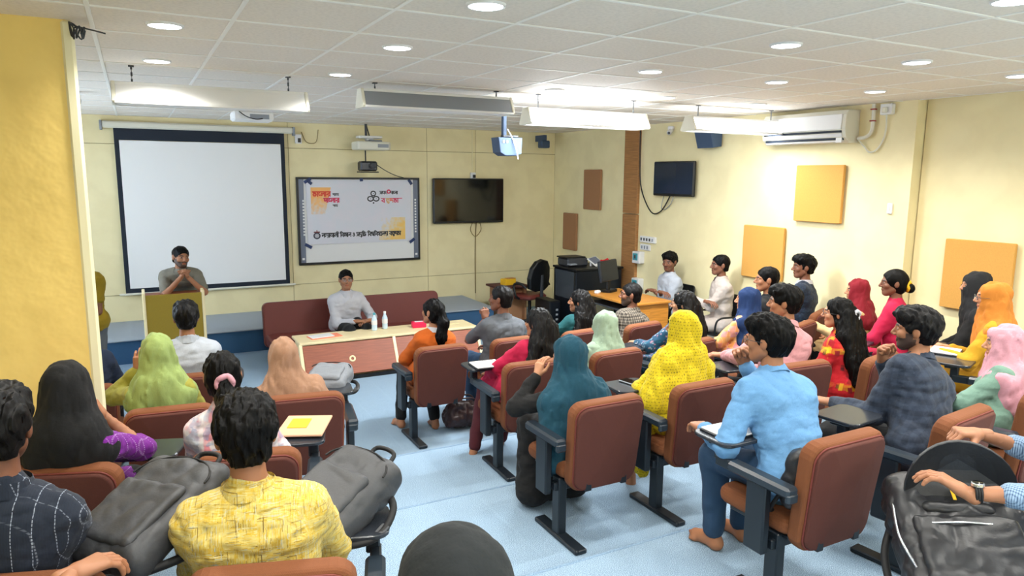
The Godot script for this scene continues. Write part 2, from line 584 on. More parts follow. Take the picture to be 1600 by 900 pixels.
	# people
	var skin := mat("skin", Color.WHITE, 0.55)
	skin.vertex_color_use_as_albedo = true
	skin.subsurf_scatter_enabled = true; skin.subsurf_scatter_strength = 0.06
	var hm := mat("hair_black", Color(0.05, 0.047, 0.05), 0.55, T.hair, 6.0, T.hair_n, 0.35)
	hm.metallic_specular = 0.25
	hm.uv1_scale = Vector3(6, 3, 6)
	hm = mat("hair_soft", Color(0.085, 0.08, 0.085), 0.5, T.hair, 6.0, T.hair_n, 0.35)
	hm.metallic_specular = 0.3
	hm.uv1_scale = Vector3(6, 3, 6)
	patterns()

func pat(w: int, h: int, base: Color) -> Image:
	var im := Image.create(w, h, false, Image.FORMAT_RGB8)
	im.fill(base)
	return im

func patterns() -> void:
	var rng := RandomNumberGenerator.new()
	rng.seed = 77
	var W := Color.WHITE
	# brushed yellow, cream and grey-blue patches with brown hooks
	var im := pat(512, 512, Color(0.86, 0.78, 0.45))
	for k in 2600:
		var q := Vector2(rng.randf() * 512, rng.randf() * 512)
		var c: Color = [Color(0.87, 0.72, 0.22), Color(0.92, 0.86, 0.62), Color(0.72, 0.77, 0.74), Color(0.80, 0.65, 0.14), Color(0.9, 0.84, 0.5), Color(0.55, 0.45, 0.15)][rng.randi() % 6 if rng.randf() < 0.6 else 0]
		var horiz := int(q.x / 128 + int(q.y / 96)) % 2 == 0
		var l := rng.randf_range(14, 40)
		draw_line(im, q, q + (Vector2(l, rng.randf_range(-2, 2)) if horiz else Vector2(rng.randf_range(-2, 2), l)), rng.randf_range(0.7, 2.2), c)
	for k in 14:
		var q := Vector2((k % 4) * 128 + rng.randf_range(10, 60), int(k / 4) * 128 + rng.randf_range(10, 60))
		draw_line(im, q, q + Vector2(0, 50), 1.4, Color(0.36, 0.24, 0.05))
		draw_line(im, q, q + Vector2(-34, 0), 1.4, Color(0.36, 0.24, 0.05))
	T.brush = tex(im)
	# navy with white stitched stripes
	im = pat(256, 256, Color(0.10, 0.14, 0.21))
	for k in 30: draw_line(im, Vector2(k * 8.6, 0), Vector2(k * 8.6, 256), 0.8, Color(0.07, 0.10, 0.15))
	for k in 4:
		for y in range(0, 256, 13): draw_line(im, Vector2(30 + k * 64, y), Vector2(30 + k * 64, y + 6), 1.5, Color(0.72, 0.76, 0.82))
	T.stitch = tex(im)
	# purple with dotted white lines
	im = pat(256, 256, Color(0.47, 0.07, 0.56))
	for k in 4:
		for y in range(0, 256, 11): draw_line(im, Vector2(24 + k * 64, y), Vector2(26 + k * 64, y + 3), 2.2, Color(0.85, 0.75, 0.9))
		draw_line(im, Vector2(52 + k * 64, 0), Vector2(52 + k * 64, 256), 1.0, Color(0.36, 0.03, 0.45))
	T.dotted = tex(im)
	# white, rose and pale blue blotched check
	im = tint_img(noise_img(256, 0.012, 2, 61), Color(0.93, 0.58, 0.62), Color(0.93, 0.9, 0.9), 0.3, 0.5)
	var im2 := noise_img(256, 0.014, 2, 62)
	for y in 256:
		for x in 256:
			var c := im.get_pixel(x, y)
			if im2.get_pixel(x, y).r > 0.62: c = c.lerp(Color(0.55, 0.63, 0.78), 0.7)
			if (x / 16) % 4 == 0 or (y / 16) % 4 == 0: c = c.lerp(W, 0.45)
			im.set_pixel(x, y, c)
	T.blotch = tex(im)
	# brown-grey plaid
	im = pat(128, 128, Color(0.36, 0.32, 0.28))
	for y in 128:
		for x in 128:
			var c := Color(0.36, 0.32, 0.28)
			if x % 32 < 5: c = c.lerp(Color(0.8, 0.76, 0.68), 0.6)
			if y % 32 < 5: c = c.lerp(Color(0.8, 0.76, 0.68), 0.6)
			if (x + 14) % 32 < 8: c = c.darkened(0.35)
			if (y + 14) % 32 < 8: c = c.darkened(0.35)
			im.set_pixel(x, y, c)
	T.plaid = tex(im)
	# faint navy check
	im = pat(128, 128, Color(0.15, 0.20, 0.28))
	for y in 128:
		for x in 128:
			var c := Color(0.15, 0.20, 0.28)
			if x % 64 < 30: c = c.lightened(0.05)
			if y % 64 < 30: c = c.darkened(0.14)
			im.set_pixel(x, y, c)
	T.check = tex(im)
	# yellow scarf with small dark dots
	im = pat(256, 256, Color(0.86, 0.76, 0.03))
	for y in 12:
		for x in 12:
			var q := Vector2(x * 21.3 + (10.6 if y % 2 else 0.0) + rng.randf_range(-2, 2), y * 21.3 + rng.randf_range(-2, 2))
			draw_line(im, q, q + Vector2(1.0, 1.0), rng.randf_range(2.4, 4.2), Color(0.30, 0.27, 0.02))
	T.dots = tex(im)
	# red, magenta, yellow and black patchwork
	im = pat(128, 128, Color(0.78, 0.07, 0.13))
	for k in 26:
		var c: Color = [Color(0.92, 0.07, 0.28), Color(0.93, 0.75, 0.1), Color(0.12, 0.05, 0.1), Color(0.75, 0.05, 0.1), Color(0.85, 0.3, 0.1)][rng.randi() % 5]
		im.fill_rect(Rect2i(rng.randi() % 128, rng.randi() % 128, 10 + rng.randi() % 26, 10 + rng.randi() % 26), c)
	T.patch = tex(im)
	# teal with pale flowers
	im = pat(128, 128, Color(0.05, 0.28, 0.40))
	for k in 44:
		var q := Vector2(rng.randf() * 128, rng.randf() * 128)
		var c: Color = [Color(0.8, 0.55, 0.6), Color(0.75, 0.82, 0.85), Color(0.12, 0.5, 0.6), Color(0.1, 0.16, 0.3)][rng.randi() % 4]
		for s in 5: draw_line(im, q, q + Vector2.from_angle(s * TAU / 5) * rng.randf_range(3, 6), 1.2, c)
	T.flowers = tex(im)
	# navy with light rings
	im = pat(128, 128, Color(0.07, 0.13, 0.22))
	for k in 12:
		var q := Vector2(rng.randf() * 128, rng.randf() * 128)
		var rr := rng.randf_range(4, 12)
		for s in 20: draw_line(im, q + Vector2.from_angle(s * TAU / 20) * rr, q + Vector2.from_angle((s + 1) * TAU / 20) * rr, 0.9, Color(0.3, 0.5, 0.62))
	T.rings = tex(im)
	# blue and white pinstripe
	im = pat(64, 64, Color(0.62, 0.73, 0.85))
	for k in 8: im.fill_rect(Rect2i(k * 8, 0, 3, 64), Color(0.25, 0.36, 0.50))
	T.pin = tex(im)
	# orange check fading into lilac blocks
	im = pat(128, 128, Color(0.93, 0.62, 0.33))
	for y in 4:
		for x in 4:
			if (x + y) % 2: im.fill_rect(Rect2i(x * 32, y * 32, 32, 32), [Color(0.78, 0.55, 0.68), Color(0.95, 0.72, 0.45), Color(0.9, 0.55, 0.45)][(x * 3 + y) % 3])
	for k in 4: im.fill_rect(Rect2i(k * 32, 0, 2, 128), Color(0.97, 0.85, 0.65))
	T.blocks = tex(im)
	# cream with fine gold sprigs
	im = pat(128, 128, Color(0.91, 0.78, 0.55))
	for k in 40:
		var q := Vector2(rng.randf() * 128, rng.randf() * 128)
		for s in 3: draw_line(im, q, q + Vector2.from_angle(rng.randf() * TAU) * 6.0, 0.8, [Color(0.8, 0.5, 0.3), Color(0.96, 0.9, 0.75)][s % 2])
	T.sprig = tex(im)
	cloth("c_brush", W, T.brush, 2.6); cloth("c_stitch", W, T.stitch, 5.0); cloth("c_dotted", W, T.dotted, 5.0)
	cloth("c_blotch", W, T.blotch, 3.2); cloth("c_plaid", W, T.plaid, 9.0); cloth("c_check", W, T.check, 9.0)
	cloth("c_dots", W, T.dots, 4.5); cloth("c_patch", W, T.patch, 4.0); cloth("c_flowers", W, T.flowers, 5.0)
	cloth("c_rings", W, T.rings, 6.0); cloth("c_pin", W, T.pin, 16.0); cloth("c_blocks", W, T.blocks, 5.0); cloth("c_sprig", W, T.sprig, 6.0)
	for q in [["c_white", Color(0.90, 0.90, 0.93)], ["c_bluewhite", Color(0.84, 0.87, 0.92)], ["c_palepink", Color(0.90, 0.84, 0.80)], ["c_pink", Color(0.93, 0.66, 0.68)],
		["c_grey", Color(0.40, 0.42, 0.45)], ["c_khaki", Color(0.58, 0.56, 0.50)], ["c_navy", Color(0.12, 0.19, 0.31)], ["c_mustard", Color(0.68, 0.56, 0.04)],
		["c_olive", Color(0.72, 0.70, 0.28)], ["c_lightgreen", Color(0.68, 0.77, 0.45)], ["c_beige", Color(0.76, 0.58, 0.46)], ["c_black", Color(0.045, 0.045, 0.055)],
		["c_blackgreen", Color(0.05, 0.085, 0.10)], ["c_orange", Color(0.90, 0.42, 0.05)], ["c_teal", Color(0.02, 0.36, 0.38)], ["c_tealscarf", Color(0.04, 0.31, 0.40)],
		["c_magenta", Color(0.86, 0.05, 0.30)], ["c_mint", Color(0.72, 0.83, 0.72)], ["c_blue", Color(0.03, 0.20, 0.42)], ["c_sky", Color(0.46, 0.69, 0.90)],
		["c_denim", Color(0.16, 0.30, 0.44)], ["c_crimson", Color(0.62, 0.05, 0.15)], ["c_pinkscarf", Color(0.94, 0.68, 0.74)], ["c_mintdress", Color(0.50, 0.65, 0.58)],
		["c_orangescarf", Color(0.93, 0.57, 0.18)], ["c_yellowdress", Color(0.90, 0.68, 0.10)], ["c_charcoal", Color(0.10, 0.11, 0.125)], ["c_dark", Color(0.06, 0.07, 0.09)], ["c_wine", Color(0.35, 0.09, 0.14)]]:
		cloth(q[0], q[1])

# ---------------------------------------------------------------- the room
func build_room() -> void:
	var x0 := -1.6
	var zb := 13.6
	structure("floor", boxes([[Vector3(2.6, -0.1, 6.7), Vector3(8.8, 0.2, 14.2), 0.0]]), M.carpet)
	for q in [[5.55, 0.1], [6.6, 0.2], [7.76, 0.3], [8.95, 0.4], [10.1, 0.5]]:
		var step := structure("floor_step", boxes([[Vector3(2.6, q[1] - 0.055, (q[0] + zb) / 2), Vector3(8.7, 0.11, zb - q[0]), 0.012]]), M.carpet)
		var nose := MB.new()
		nose.tube([Vector3(-1.6, q[1] - 0.008, q[0] + 0.006), Vector3(6.5, q[1] - 0.008, q[0] + 0.006)], 0.014, -1, 10)
		part(step, "nosing", nose, M.carpet_edge)
	var st := structure("stage", boxes([[Vector3(1.55, STAGE - 0.01, 0.6), Vector3(6.3, 0.02, 1.24), 0.006]]), M.carpet_grey)
	part(st, "stage_front", boxes([[Vector3(1.55, STAGE / 2 - 0.01, 0.59), Vector3(6.28, STAGE - 0.02, 1.2), 0.0]]), M.carpet_blue)
	# front wall: boards with open joints over a solid wall
	var fw := structure("wall_front", boxes([[Vector3(2.5, 1.5, -0.11), Vector3(8.6, 3.2, 0.2), 0.0]]), M.groove)
	var xs := [x0, -0.553, 1.99, 4.10, 4.942, WALL_R]
	var ys := [0.0, 0.655, 2.63, 3.04]
	for i in xs.size() - 1:
		for j in ys.size() - 1:
			part(fw, "wall_board", boxes([[Vector3((xs[i] + xs[i + 1]) / 2, (ys[j] + ys[j + 1]) / 2, -0.004), Vector3(xs[i + 1] - xs[i] - 0.006, ys[j + 1] - ys[j] - 0.006, 0.012), 0.002]]), M.wall)
	structure("wall_right", boxes([[Vector3(WALL_R + 0.15, 1.5, 3.21), Vector3(0.3, 3.2, 6.42), 0.0]]), M.wall)
	structure("wall_right_rear", boxes([[Vector3(6.73, 1.5, 10.03), Vector3(0.3, 3.2, 7.2), 0.0]]), M.wall)
	# left wall with a wide window ahead of the column
	var wz := [0.7, 4.5]
	var wy := [0.85, 2.72]
	structure("wall_left", boxes([[Vector3(x0 - 0.1, 1.5, (wz[1] + 13.7) / 2), Vector3(0.2, 3.2, 13.7 - wz[1]), 0.0], [Vector3(x0 - 0.1, 1.5, wz[0] / 2 - 0.1), Vector3(0.2, 3.2, wz[0] + 0.2), 0.0], [Vector3(x0 - 0.1, wy[0] / 2 - 0.05, 2.6), Vector3(0.2, wy[0] + 0.1, wz[1] - wz[0]), 0.0], [Vector3(x0 - 0.1, (wy[1] + 3.1) / 2, 2.6), Vector3(0.2, 3.1 - wy[1], wz[1] - wz[0]), 0.0]]), M.wall)
	var win := structure("window_1", boxes([[Vector3(x0 - 0.08, wy[0] + 0.02, 2.6), Vector3(0.1, 0.04, 3.8), 0.004], [Vector3(x0 - 0.08, wy[1] - 0.02, 2.6), Vector3(0.1, 0.04, 3.8), 0.004], [Vector3(x0 - 0.08, 1.785, wz[0] + 0.02), Vector3(0.1, 1.87, 0.04), 0.004], [Vector3(x0 - 0.08, 1.785, wz[1] - 0.02), Vector3(0.1, 1.87, 0.04), 0.004]]), M.grey)
	for k in 3: part(win, "mullion", boxes([[Vector3(x0 - 0.08, 1.785, wz[0] + 0.95 * (k + 1)), Vector3(0.06, 1.8, 0.05), 0.004]]), M.grey)
	for k in 4: part(win, "pane", boxes([[Vector3(x0 - 0.08, 1.785, wz[0] + 0.475 + 0.95 * k), Vector3(0.006, 1.8, 0.9), 0.0]]), M.spectacle_lens)
	structure("wall_back", boxes([[Vector3(2.5, 1.5, zb + 0.1), Vector3(8.8, 3.2, 0.2), 0.0]]), M.wall)
	var col := structure("wall_column", boxes([[Vector3((x0 - 0.226) / 2, 1.5, 6.30), Vector3(-0.226 - x0, 3.1, 0.3), 0.012]]), M.wall_column)
	part(col, "corner_bead", boxes([[Vector3(-0.232, 1.49, 6.435), Vector3(0.055, 2.99, 0.05), 0.012]]), M.bead)
	var ps := structure("trim_1", boxes([[Vector3(WALL_R - 0.02, 0.86, 2.2), Vector3(0.06, 1.72, 0.33), 0.006]]), M.pilaster)
	part(ps, "upper_board", boxes([[Vector3(WALL_R - 0.02, 2.36, 2.2), Vector3(0.06, 1.255, 0.33), 0.006]]), M.pilaster)
	# ceiling: slab, tiles, bars
	var ce := structure("ceiling", boxes([[Vector3(2.5, CEIL + 0.075, 6.7), Vector3(8.8, 0.12, 14.2), 0.0], [Vector3(2.5, CEIL + 0.006, 11.85), Vector3(8.2, 0.012, 3.98), 0.0], [Vector3(-1.17, CEIL + 0.006, 4.93), Vector3(0.86, 0.012, 9.86), 0.0]]), M.ceiling_tile)
	var tile := boxes([[Vector3.ZERO, Vector3(0.582, 0.012, 0.582), 0.003]]).mesh()
	var half := boxes([[Vector3.ZERO, Vector3(0.582, 0.012, 0.246), 0.003]]).mesh()
	for i in 12:
		for j in 17:
			var t := part_mesh(ce, "tile", half if j == 16 else tile, M.ceiling_tile)
			t.position = Vector3(-0.728 + 0.6 * i + 0.3, CEIL + 0.007, 9.858 - 0.6 * j - 0.3 if j < 16 else 0.129)
	for i in 13: part(ce, "grid_bar", boxes([[Vector3(-0.728 + 0.6 * i, CEIL, 4.93), Vector3(0.022, 0.006, 9.85), 0.002]]), M.grid_bar)
	for j in 17: part(ce, "grid_bar", boxes([[Vector3(2.87, CEIL - 0.0005, 9.858 - 0.6 * j), Vector3(7.2, 0.006, 0.022), 0.002]]), M.grid_bar)

func downlight(x: float, z: float, label: String) -> void:
	var t := thing("ceiling_downlight", label, "ceiling light", Vector3(x, CEIL, z), 0, "round recessed downlights")
	var ring := MB.new()
	ring.lathe(Vector3.ZERO, [[0.074, -0.006], [0.077, -0.010], [0.084, -0.009], [0.089, 0.004]], 28)
	part(t, "trim_ring", ring, M.white)
	var lens := MB.new()
	lens.lathe(Vector3.ZERO, [[0.0, -0.013], [0.05, -0.012], [0.075, -0.008]], 24)
	part(t, "lens", lens, M.glow_down)
	var l := SpotLight3D.new()
	l.name = "lamp"; l.position.y = -0.02; l.rotation_degrees.x = -90
	l.spot_angle = 72; l.spot_angle_attenuation = 0.8; l.spot_range = 16; l.spot_attenuation = 2
	l.light_color = Color(1.0, 0.985, 0.95); l.light_energy = 2.1; l.light_size = 0.06; l.shadow_enabled = true
	t.add_child(l)

func fluorescent(x0: float, x1: float, y: float, z: float, on: bool, drop: float, label: String, closed := true, bright := 3.6) -> void:
	# a trough with a flat top, a slanted diffuser toward the seats and another toward the front wall
	var t := thing("hanging_light", label, "ceiling light", Vector3((x0 + x1) / 2, y, z))
	var w := x1 - x0
	var sec := [Vector2(-0.05, 0.075), Vector2(0.05, 0.075), Vector2(0.115, -0.06), Vector2(0.10, -0.075), Vector2(-0.10, -0.075), Vector2(-0.115, -0.06)]
	for s in [-1.0, 1.0]:
		var e := MB.new()
		e.xf = Transform3D(Basis(Vector3.UP, PI / 2), Vector3(s * (w / 2 - 0.012), 0, 0))
		e.slab(sec, -0.012, 0.012, 0.004)
		part(t, "end_cap", e, M.off_white)
	part(t, "spine", boxes([[Vector3(0, 0.062, 0), Vector3(w - 0.03, 0.026, 0.1), 0.004]]), M.white)
	part(t, "lower_rim", boxes([[Vector3(0, -0.066, 0.105), Vector3(w - 0.03, 0.018, 0.018), 0.003], [Vector3(0, -0.066, -0.105), Vector3(w - 0.03, 0.018, 0.018), 0.003]]), M.white)
	for s in [-1.0, 1.0]:
		var bs := Basis(Vector3.RIGHT, s * deg_to_rad(-26.0))
		var d := MB.new()
		d.box(Vector3(0, -0.004, s * 0.078), Vector3(w - 0.05, 0.125, 0.008), 0.002, bs)
		if closed: part(t, "diffuser", d, M.glow_tube if on else M.screen_cloth, "lit white diffuser" if on else "unlit pale diffuser")
		else: part(t, "reflector", d, M.grey, "bare grey reflector")
		if on:
			var l := AreaLight3D.new()
			l.name = "lamp"; l.area_size = Vector2(w - 0.08, 0.11); l.light_color = Color(0.95, 0.98, 1.0); l.light_energy = bright * (0.5 if s < 0.0 else 0.18)
			l.area_range = 16; l.area_attenuation = 2; l.shadow_enabled = true
			var nn := bs * Vector3(0, 0, s)
			l.transform = Transform3D(Basis.looking_at(nn, Vector3.UP), Vector3(0, -0.004, s * 0.078) + nn * 0.012)
			t.add_child(l, true)
	part(t, "bottom_diffuser", boxes([[Vector3(0, -0.066, 0), Vector3(w - 0.05, 0.008, 0.19), 0.002]]), M.glow_tube if on else M.screen_cloth)
	if on:
		var l := AreaLight3D.new()
		l.name = "lamp"; l.area_size = Vector2(w - 0.08, 0.18); l.light_color = Color(0.95, 0.98, 1.0); l.light_energy = bright * 2.5
		l.area_range = 16; l.area_attenuation = 2; l.shadow_enabled = true
		l.transform = Transform3D(Basis(Vector3.RIGHT, -PI / 2), Vector3(0, -0.076, 0))
		t.add_child(l, true)
	for s in [-1.0, 1.0]:
		var ch := MB.new()
		var xx: float = s * (w / 2 - 0.13)
		for k in int(drop / 0.022):
			var yy := 0.075 + k * 0.022
			ch.box(Vector3(xx, yy + 0.011, 0), Vector3(0.004, 0.026, 0.012) if k % 2 else Vector3(0.012, 0.026, 0.004), 0.0)
		ch.box(Vector3(xx, CEIL - y - 0.004, 0), Vector3(0.035, 0.008, 0.035), 0.0)
		part(t, "chain", ch, M.dark_grey if not on else M.grey)

func lights() -> void:
	var xs := [0.19, 1.385, 3.21, 4.37, 5.53]
	var zs := [5.3, 6.57, 7.73, 8.88, 10.05, 11.3, 12.5]
	var where := ["over the first chair row", "over the second chair row", "over the third chair row", "over the fourth chair row", "over the last chair row", "over the back aisle", "by the back wall"]
	var side := ["by the yellow column", "left of the aisle", "right of the aisle", "over the right-hand seats", "along the right wall"]
	for j in zs.size():
		for i in xs.size():
			downlight(xs[i], zs[j] + (0.06 if i > 2 and j < 2 else 0.0), "round recessed downlight %s, %s" % [where[j], side[i]])
	fluorescent(-0.09, 1.21, 2.80, 4.95, false, 0.11, "unlit white trough light on chains in front of the projection screen")
	fluorescent(1.62, 2.96, 2.86, 4.95, false, 0.05, "unlit grey-sided trough light hanging before the silver projector", false)
	fluorescent(3.12, 4.44, 2.79, 4.95, true, 0.12, "lit white trough light hanging beside the dark pole speaker")
	fluorescent(5.0, 6.30, 2.80, 4.95, true, 0.11, "lit white trough light hanging in front of the air conditioner", true, 0.7)
	for q in [[0.0, "near the left wall"], [2.2, "left of the aisle line"], [4.4, "right of the aisle line"]]:
		fluorescent(q[0], q[0] + 1.3, 2.78, 11.8, true, 0.13, "lit white trough light at the back of room " + q[1], true, 1.3)

# ---------------------------------------------------------------- front wall
const GLYPH := {
	"b": [0.9, [[0.8, 0, 0.8, 1], [0.8, 0.2, 0.12, 0.58, 0.8, 0.92]]],
	"r": [0.9, [[0.8, 0, 0.8, 1], [0.8, 0.2, 0.12, 0.58, 0.8, 0.92], [0.42, 1.12, 0.46, 1.16]]],
	"n": [0.9, [[0.8, 0, 0.8, 1], [0.8, 0.52, 0.5, 0.36, 0.2, 0.42, 0.1, 0.62, 0.24, 0.75, 0.38, 0.62, 0.34, 0.44]]],
	"l": [1.0, [[0.9, 0, 0.9, 1], [0.9, 0.55, 0.68, 0.34, 0.52, 0.58, 0.34, 0.34, 0.12, 0.5, 0.14, 0.78, 0.34, 0.84]]],
	"kh": [0.95, [[0.85, 0, 0.85, 1], [0.1, 0.08, 0.36, 0.18, 0.2, 0.4, 0.08, 0.56, 0.28, 0.78, 0.85, 0.6], [0.36, 0.18, 0.5, 0.1]]],
	"y": [0.95, [[0.85, 0, 0.85, 1], [0.12, 0.04, 0.32, 0.24, 0.14, 0.48, 0.46, 0.62, 0.85, 0.86]]],
	"Y": [0.95, [[0.85, 0, 0.85, 1], [0.12, 0.04, 0.32, 0.24, 0.14, 0.48, 0.46, 0.62, 0.85, 0.86], [0.45, 1.08, 0.49, 1.12]]],
	"s": [0.95, [[0.85, 0, 0.85, 1], [0.16, 0, 0.14, 0.5, 0.28, 0.64, 0.42, 0.5, 0.42, 0.1], [0.42, 0.5, 0.85, 0.5]]],
	"bh": [0.95, [[0.2, 0.2, 0.4, 0.12, 0.48, 0.34, 0.28, 0.46, 0.12, 0.66, 0.3, 0.94, 0.7, 0.9, 0.86, 0.6, 0.7, 0.3, 0.58, 0.5]]],
	"th": [0.95, [[0.85, 0, 0.85, 1], [0.14, 0.16, 0.32, 0.1, 0.36, 0.28, 0.18, 0.36, 0.12, 0.7, 0.45, 0.8, 0.85, 0.5]]],
	"m": [0.9, [[0.8, 0, 0.8, 1], [0.2, 0, 0.2, 0.52, 0.08, 0.66, 0.2, 0.78, 0.3, 0.64, 0.2, 0.52, 0.8, 0.68]]],
	"pr": [0.95, [[0.85, 0, 0.85, 1], [0.18, 0, 0.18, 0.4, 0.5, 0.52, 0.85, 0.28], [0.1, 0.94, 0.4, 0.72, 0.85, 0.84]]],
	"p": [0.95, [[0.85, 0, 0.85, 1], [0.18, 0, 0.18, 0.42, 0.5, 0.54, 0.85, 0.3]]],
	"A": [1.25, [[0.78, 0, 0.78, 1], [1.08, 0, 1.08, 1], [0.1, 0.08, 0.32, 0.24, 0.14, 0.46, 0.34, 0.76, 0.56, 0.52, 0.78, 0.36]]],
	"o": [0.85, [[0.2, 0.16, 0.5, 0.1, 0.6, 0.34, 0.3, 0.48, 0.68, 0.54, 0.72, 0.84, 0.34, 0.96, 0.1, 0.76]]],
	"aa": [0.4, [[0.2, 0, 0.2, 1]]],
	"e": [0.5, [[0.42, 0, 0.12, 0.36, 0.16, 0.78, 0.38, 0.82]]],
	"i": [0.4, [[0.3, 1, 0.3, 0, 0.12, -0.24, 0.5, -0.36, 0.95, 0]]],
	"ii": [0.4, [[0.22, 1, 0.22, 0, 0.3, -0.26, -0.1, -0.36, -0.5, 0]]],
	"u": [0.0, [[-0.5, 1.06, -0.3, 1.26, -0.05, 1.1, -0.2, 0.98]]],
	"jn": [1.1, [[0.1, 0.2, 0.4, 0.1, 0.44, 0.4, 0.14, 0.56, 0.3, 0.86, 0.6, 0.7], [1.0, 0, 1.0, 1], [0.6, 0.2, 0.8, 0.5, 0.6, 0.75, 1.0, 0.6]]],
	"kt": [1.0, [[0.12, 0.5, 0.36, 0.2, 0.6, 0.4, 0.5, 0.7, 0.2, 0.8, 0.4, 0.98, 0.86, 0.86, 0.9, 0.4]]],
	"sb": [1.0, [[0.9, 0, 0.9, 1], [0.12, 0.2, 0.3, 0.08, 0.4, 0.3, 0.2, 0.44, 0.5, 0.5, 0.9, 0.4], [0.9, 0.6, 0.4, 0.8, 0.9, 0.98]]],
	"dy": [1.15, [[0.1, 0.24, 0.44, 0.2, 0.5, 0.5, 0.2, 0.64, 0.5, 0.94], [1.05, 0.0, 0.8, 0.4, 0.7, 0.9, 1.05, 0.96]]],
	"ndh": [1.0, [[0.9, 0, 0.9, 1], [0.9, 0.4, 0.5, 0.2, 0.2, 0.3, 0.2, 0.5], [0.2, 0.56, 0.5, 0.62, 0.3, 0.86, 0.9, 0.9]]],
}

func write(im: Image, at: Vector2, size: float, thick: float, col: Color, words: Array, squeeze := 1.0) -> float:
	var x := at.x
	for w in words:
		var start := x
		for g in w:
			var d: Array = GLYPH[g]
			for line in d[1]:
				for k in range(0, line.size() - 2, 2):
					draw_line(im, Vector2(x + line[k] * size * squeeze, at.y + line[k + 1] * size), Vector2(x + line[k + 2] * size * squeeze, at.y + line[k + 3] * size), thick, col)
			x += d[0] * size * squeeze
		if w != ["o"]: draw_line(im, Vector2(start, at.y), Vector2(x, at.y), thick, col)
		x += 0.5 * size * squeeze
	return x

func ring(im: Image, c: Vector2, rx: float, ry: float, thick: float, col: Color) -> void:
	for k in 40: draw_line(im, c + Vector2(cos(k * TAU / 40) * rx, sin(k * TAU / 40) * ry), c + Vector2(cos((k + 1) * TAU / 40) * rx, sin((k + 1) * TAU / 40) * ry), thick, col)

func banner_texture() -> ImageTexture:
	var w := 1024
	var h := 600
	var im := Image.create(w, h, false, Image.FORMAT_RGB8)
	var n := FastNoiseLite.new()
	n.seed = 9; n.frequency = 0.006; n.fractal_octaves = 3
	var n2 := FastNoiseLite.new()
	n2.seed = 19; n2.frequency = 0.02; n2.fractal_octaves = 3
	for y in h:
		for x in w:
			var c := Color(0.82, 0.84, 0.88).lerp(Color(0.86, 0.84, 0.88), 0.5 + 0.5 * n.get_noise_2d(x, y))
			var a := 0.0
			if x > 40 and x < 250 and y > 70 and y < 320:
				a = clampf(1.15 - (y - 70) / 250.0 + 0.4 * n2.get_noise_2d(x, y), 0.0, 0.8) * (1.0 if x < 230 - (y - 70) * 0.25 else 0.0)
				c = c.lerp(Color(0.98, 0.66, 0.28), a)
			if x > 690 and x < 960 and y > 360 and y < 580:
				a = clampf((x - 690) / 320.0 + (y - 360) / 400.0 - 0.25 + 0.35 * n2.get_noise_2d(x, y), 0.0, 0.8)
				c = c.lerp(Color(0.96, 0.75, 0.30), a)
			im.set_pixel(x, y, c)
	var red := Color(0.85, 0.20, 0.10)
	var mag := Color(0.80, 0.08, 0.30)
	var ink := Color(0.16, 0.16, 0.18)
	write(im, Vector2(58, 112), 40, 5.5, red, [["bh", "aa", "e", "l", "aa", "r"]])
	write(im, Vector2(246, 128), 20, 2.6, ink, [["s", "aa", "e", "th"]])
	write(im, Vector2(160, 172), 36, 5.0, mag, [["A", "e", "l", "aa", "r"]])
	write(im, Vector2(244, 232), 19, 2.6, ink, [["p", "e", "th"]])
	# emblem of three looped rings above a dot
	ring(im, Vector2(640, 130), 23, 22, 6, ink)
	ring(im, Vector2(612, 180), 28, 22, 6, ink)
	ring(im, Vector2(668, 180), 28, 22, 6, ink)
	for q in [Vector2(640, 130), Vector2(612, 180), Vector2(668, 180)]: draw_line(im, q, q + Vector2(1, 0), 4, ink)
	draw_line(im, Vector2(640, 219), Vector2(641, 219), 8, ink)
	var e := write(im, Vector2(705, 108), 27, 3.6, ink, [["pr", "th", "m"]])
	ring(im, Vector2(e + 2, 112), 15, 15, 6, mag)
	write(im, Vector2(e + 18, 108), 27, 3.6, ink, [["A", "e", "l", "aa"]], 0.9)
	e = write(im, Vector2(718, 178), 38, 4.0, mag, [["b"]])
	e = write(im, Vector2(e - 8, 178), 38, 4.0, Color(0.80, 0.60, 0.35), [["ndh", "u"]])
	e = write(im, Vector2(e - 16, 178), 38, 4.0, Color(0.86, 0.35, 0.25), [["s"]])
	write(im, Vector2(e - 16, 178), 38, 4.5, mag, [["bh", "aa"]])
	draw_line(im, Vector2(e + 20, 178), Vector2(930, 176), 3.5, mag)
	# round crest
	ring(im, Vector2(86, 520), 27, 25, 7, Color(0.2, 0.2, 0.28))
	draw_line(im, Vector2(62, 486), Vector2(110, 486), 6, Color(0.35, 0.12, 0.16))
	draw_line(im, Vector2(86, 470), Vector2(86, 480), 4, Color(0.5, 0.15, 0.15))
	ring(im, Vector2(86, 520), 12, 10, 3, Color(0.5, 0.5, 0.55))
	write(im, Vector2(132, 500), 36, 4.2, ink, [["n", "e", "Y", "aa", "kh", "aa", "l", "ii"], ["i", "b", "jn", "aa", "n"], ["o"], ["pr", "y", "u", "i", "kt"], ["i", "b", "sb", "i", "b", "dy", "aa", "l", "Y"], ["b", "ndh", "u", "s", "bh", "aa"]], 0.80)
	return tex(im)

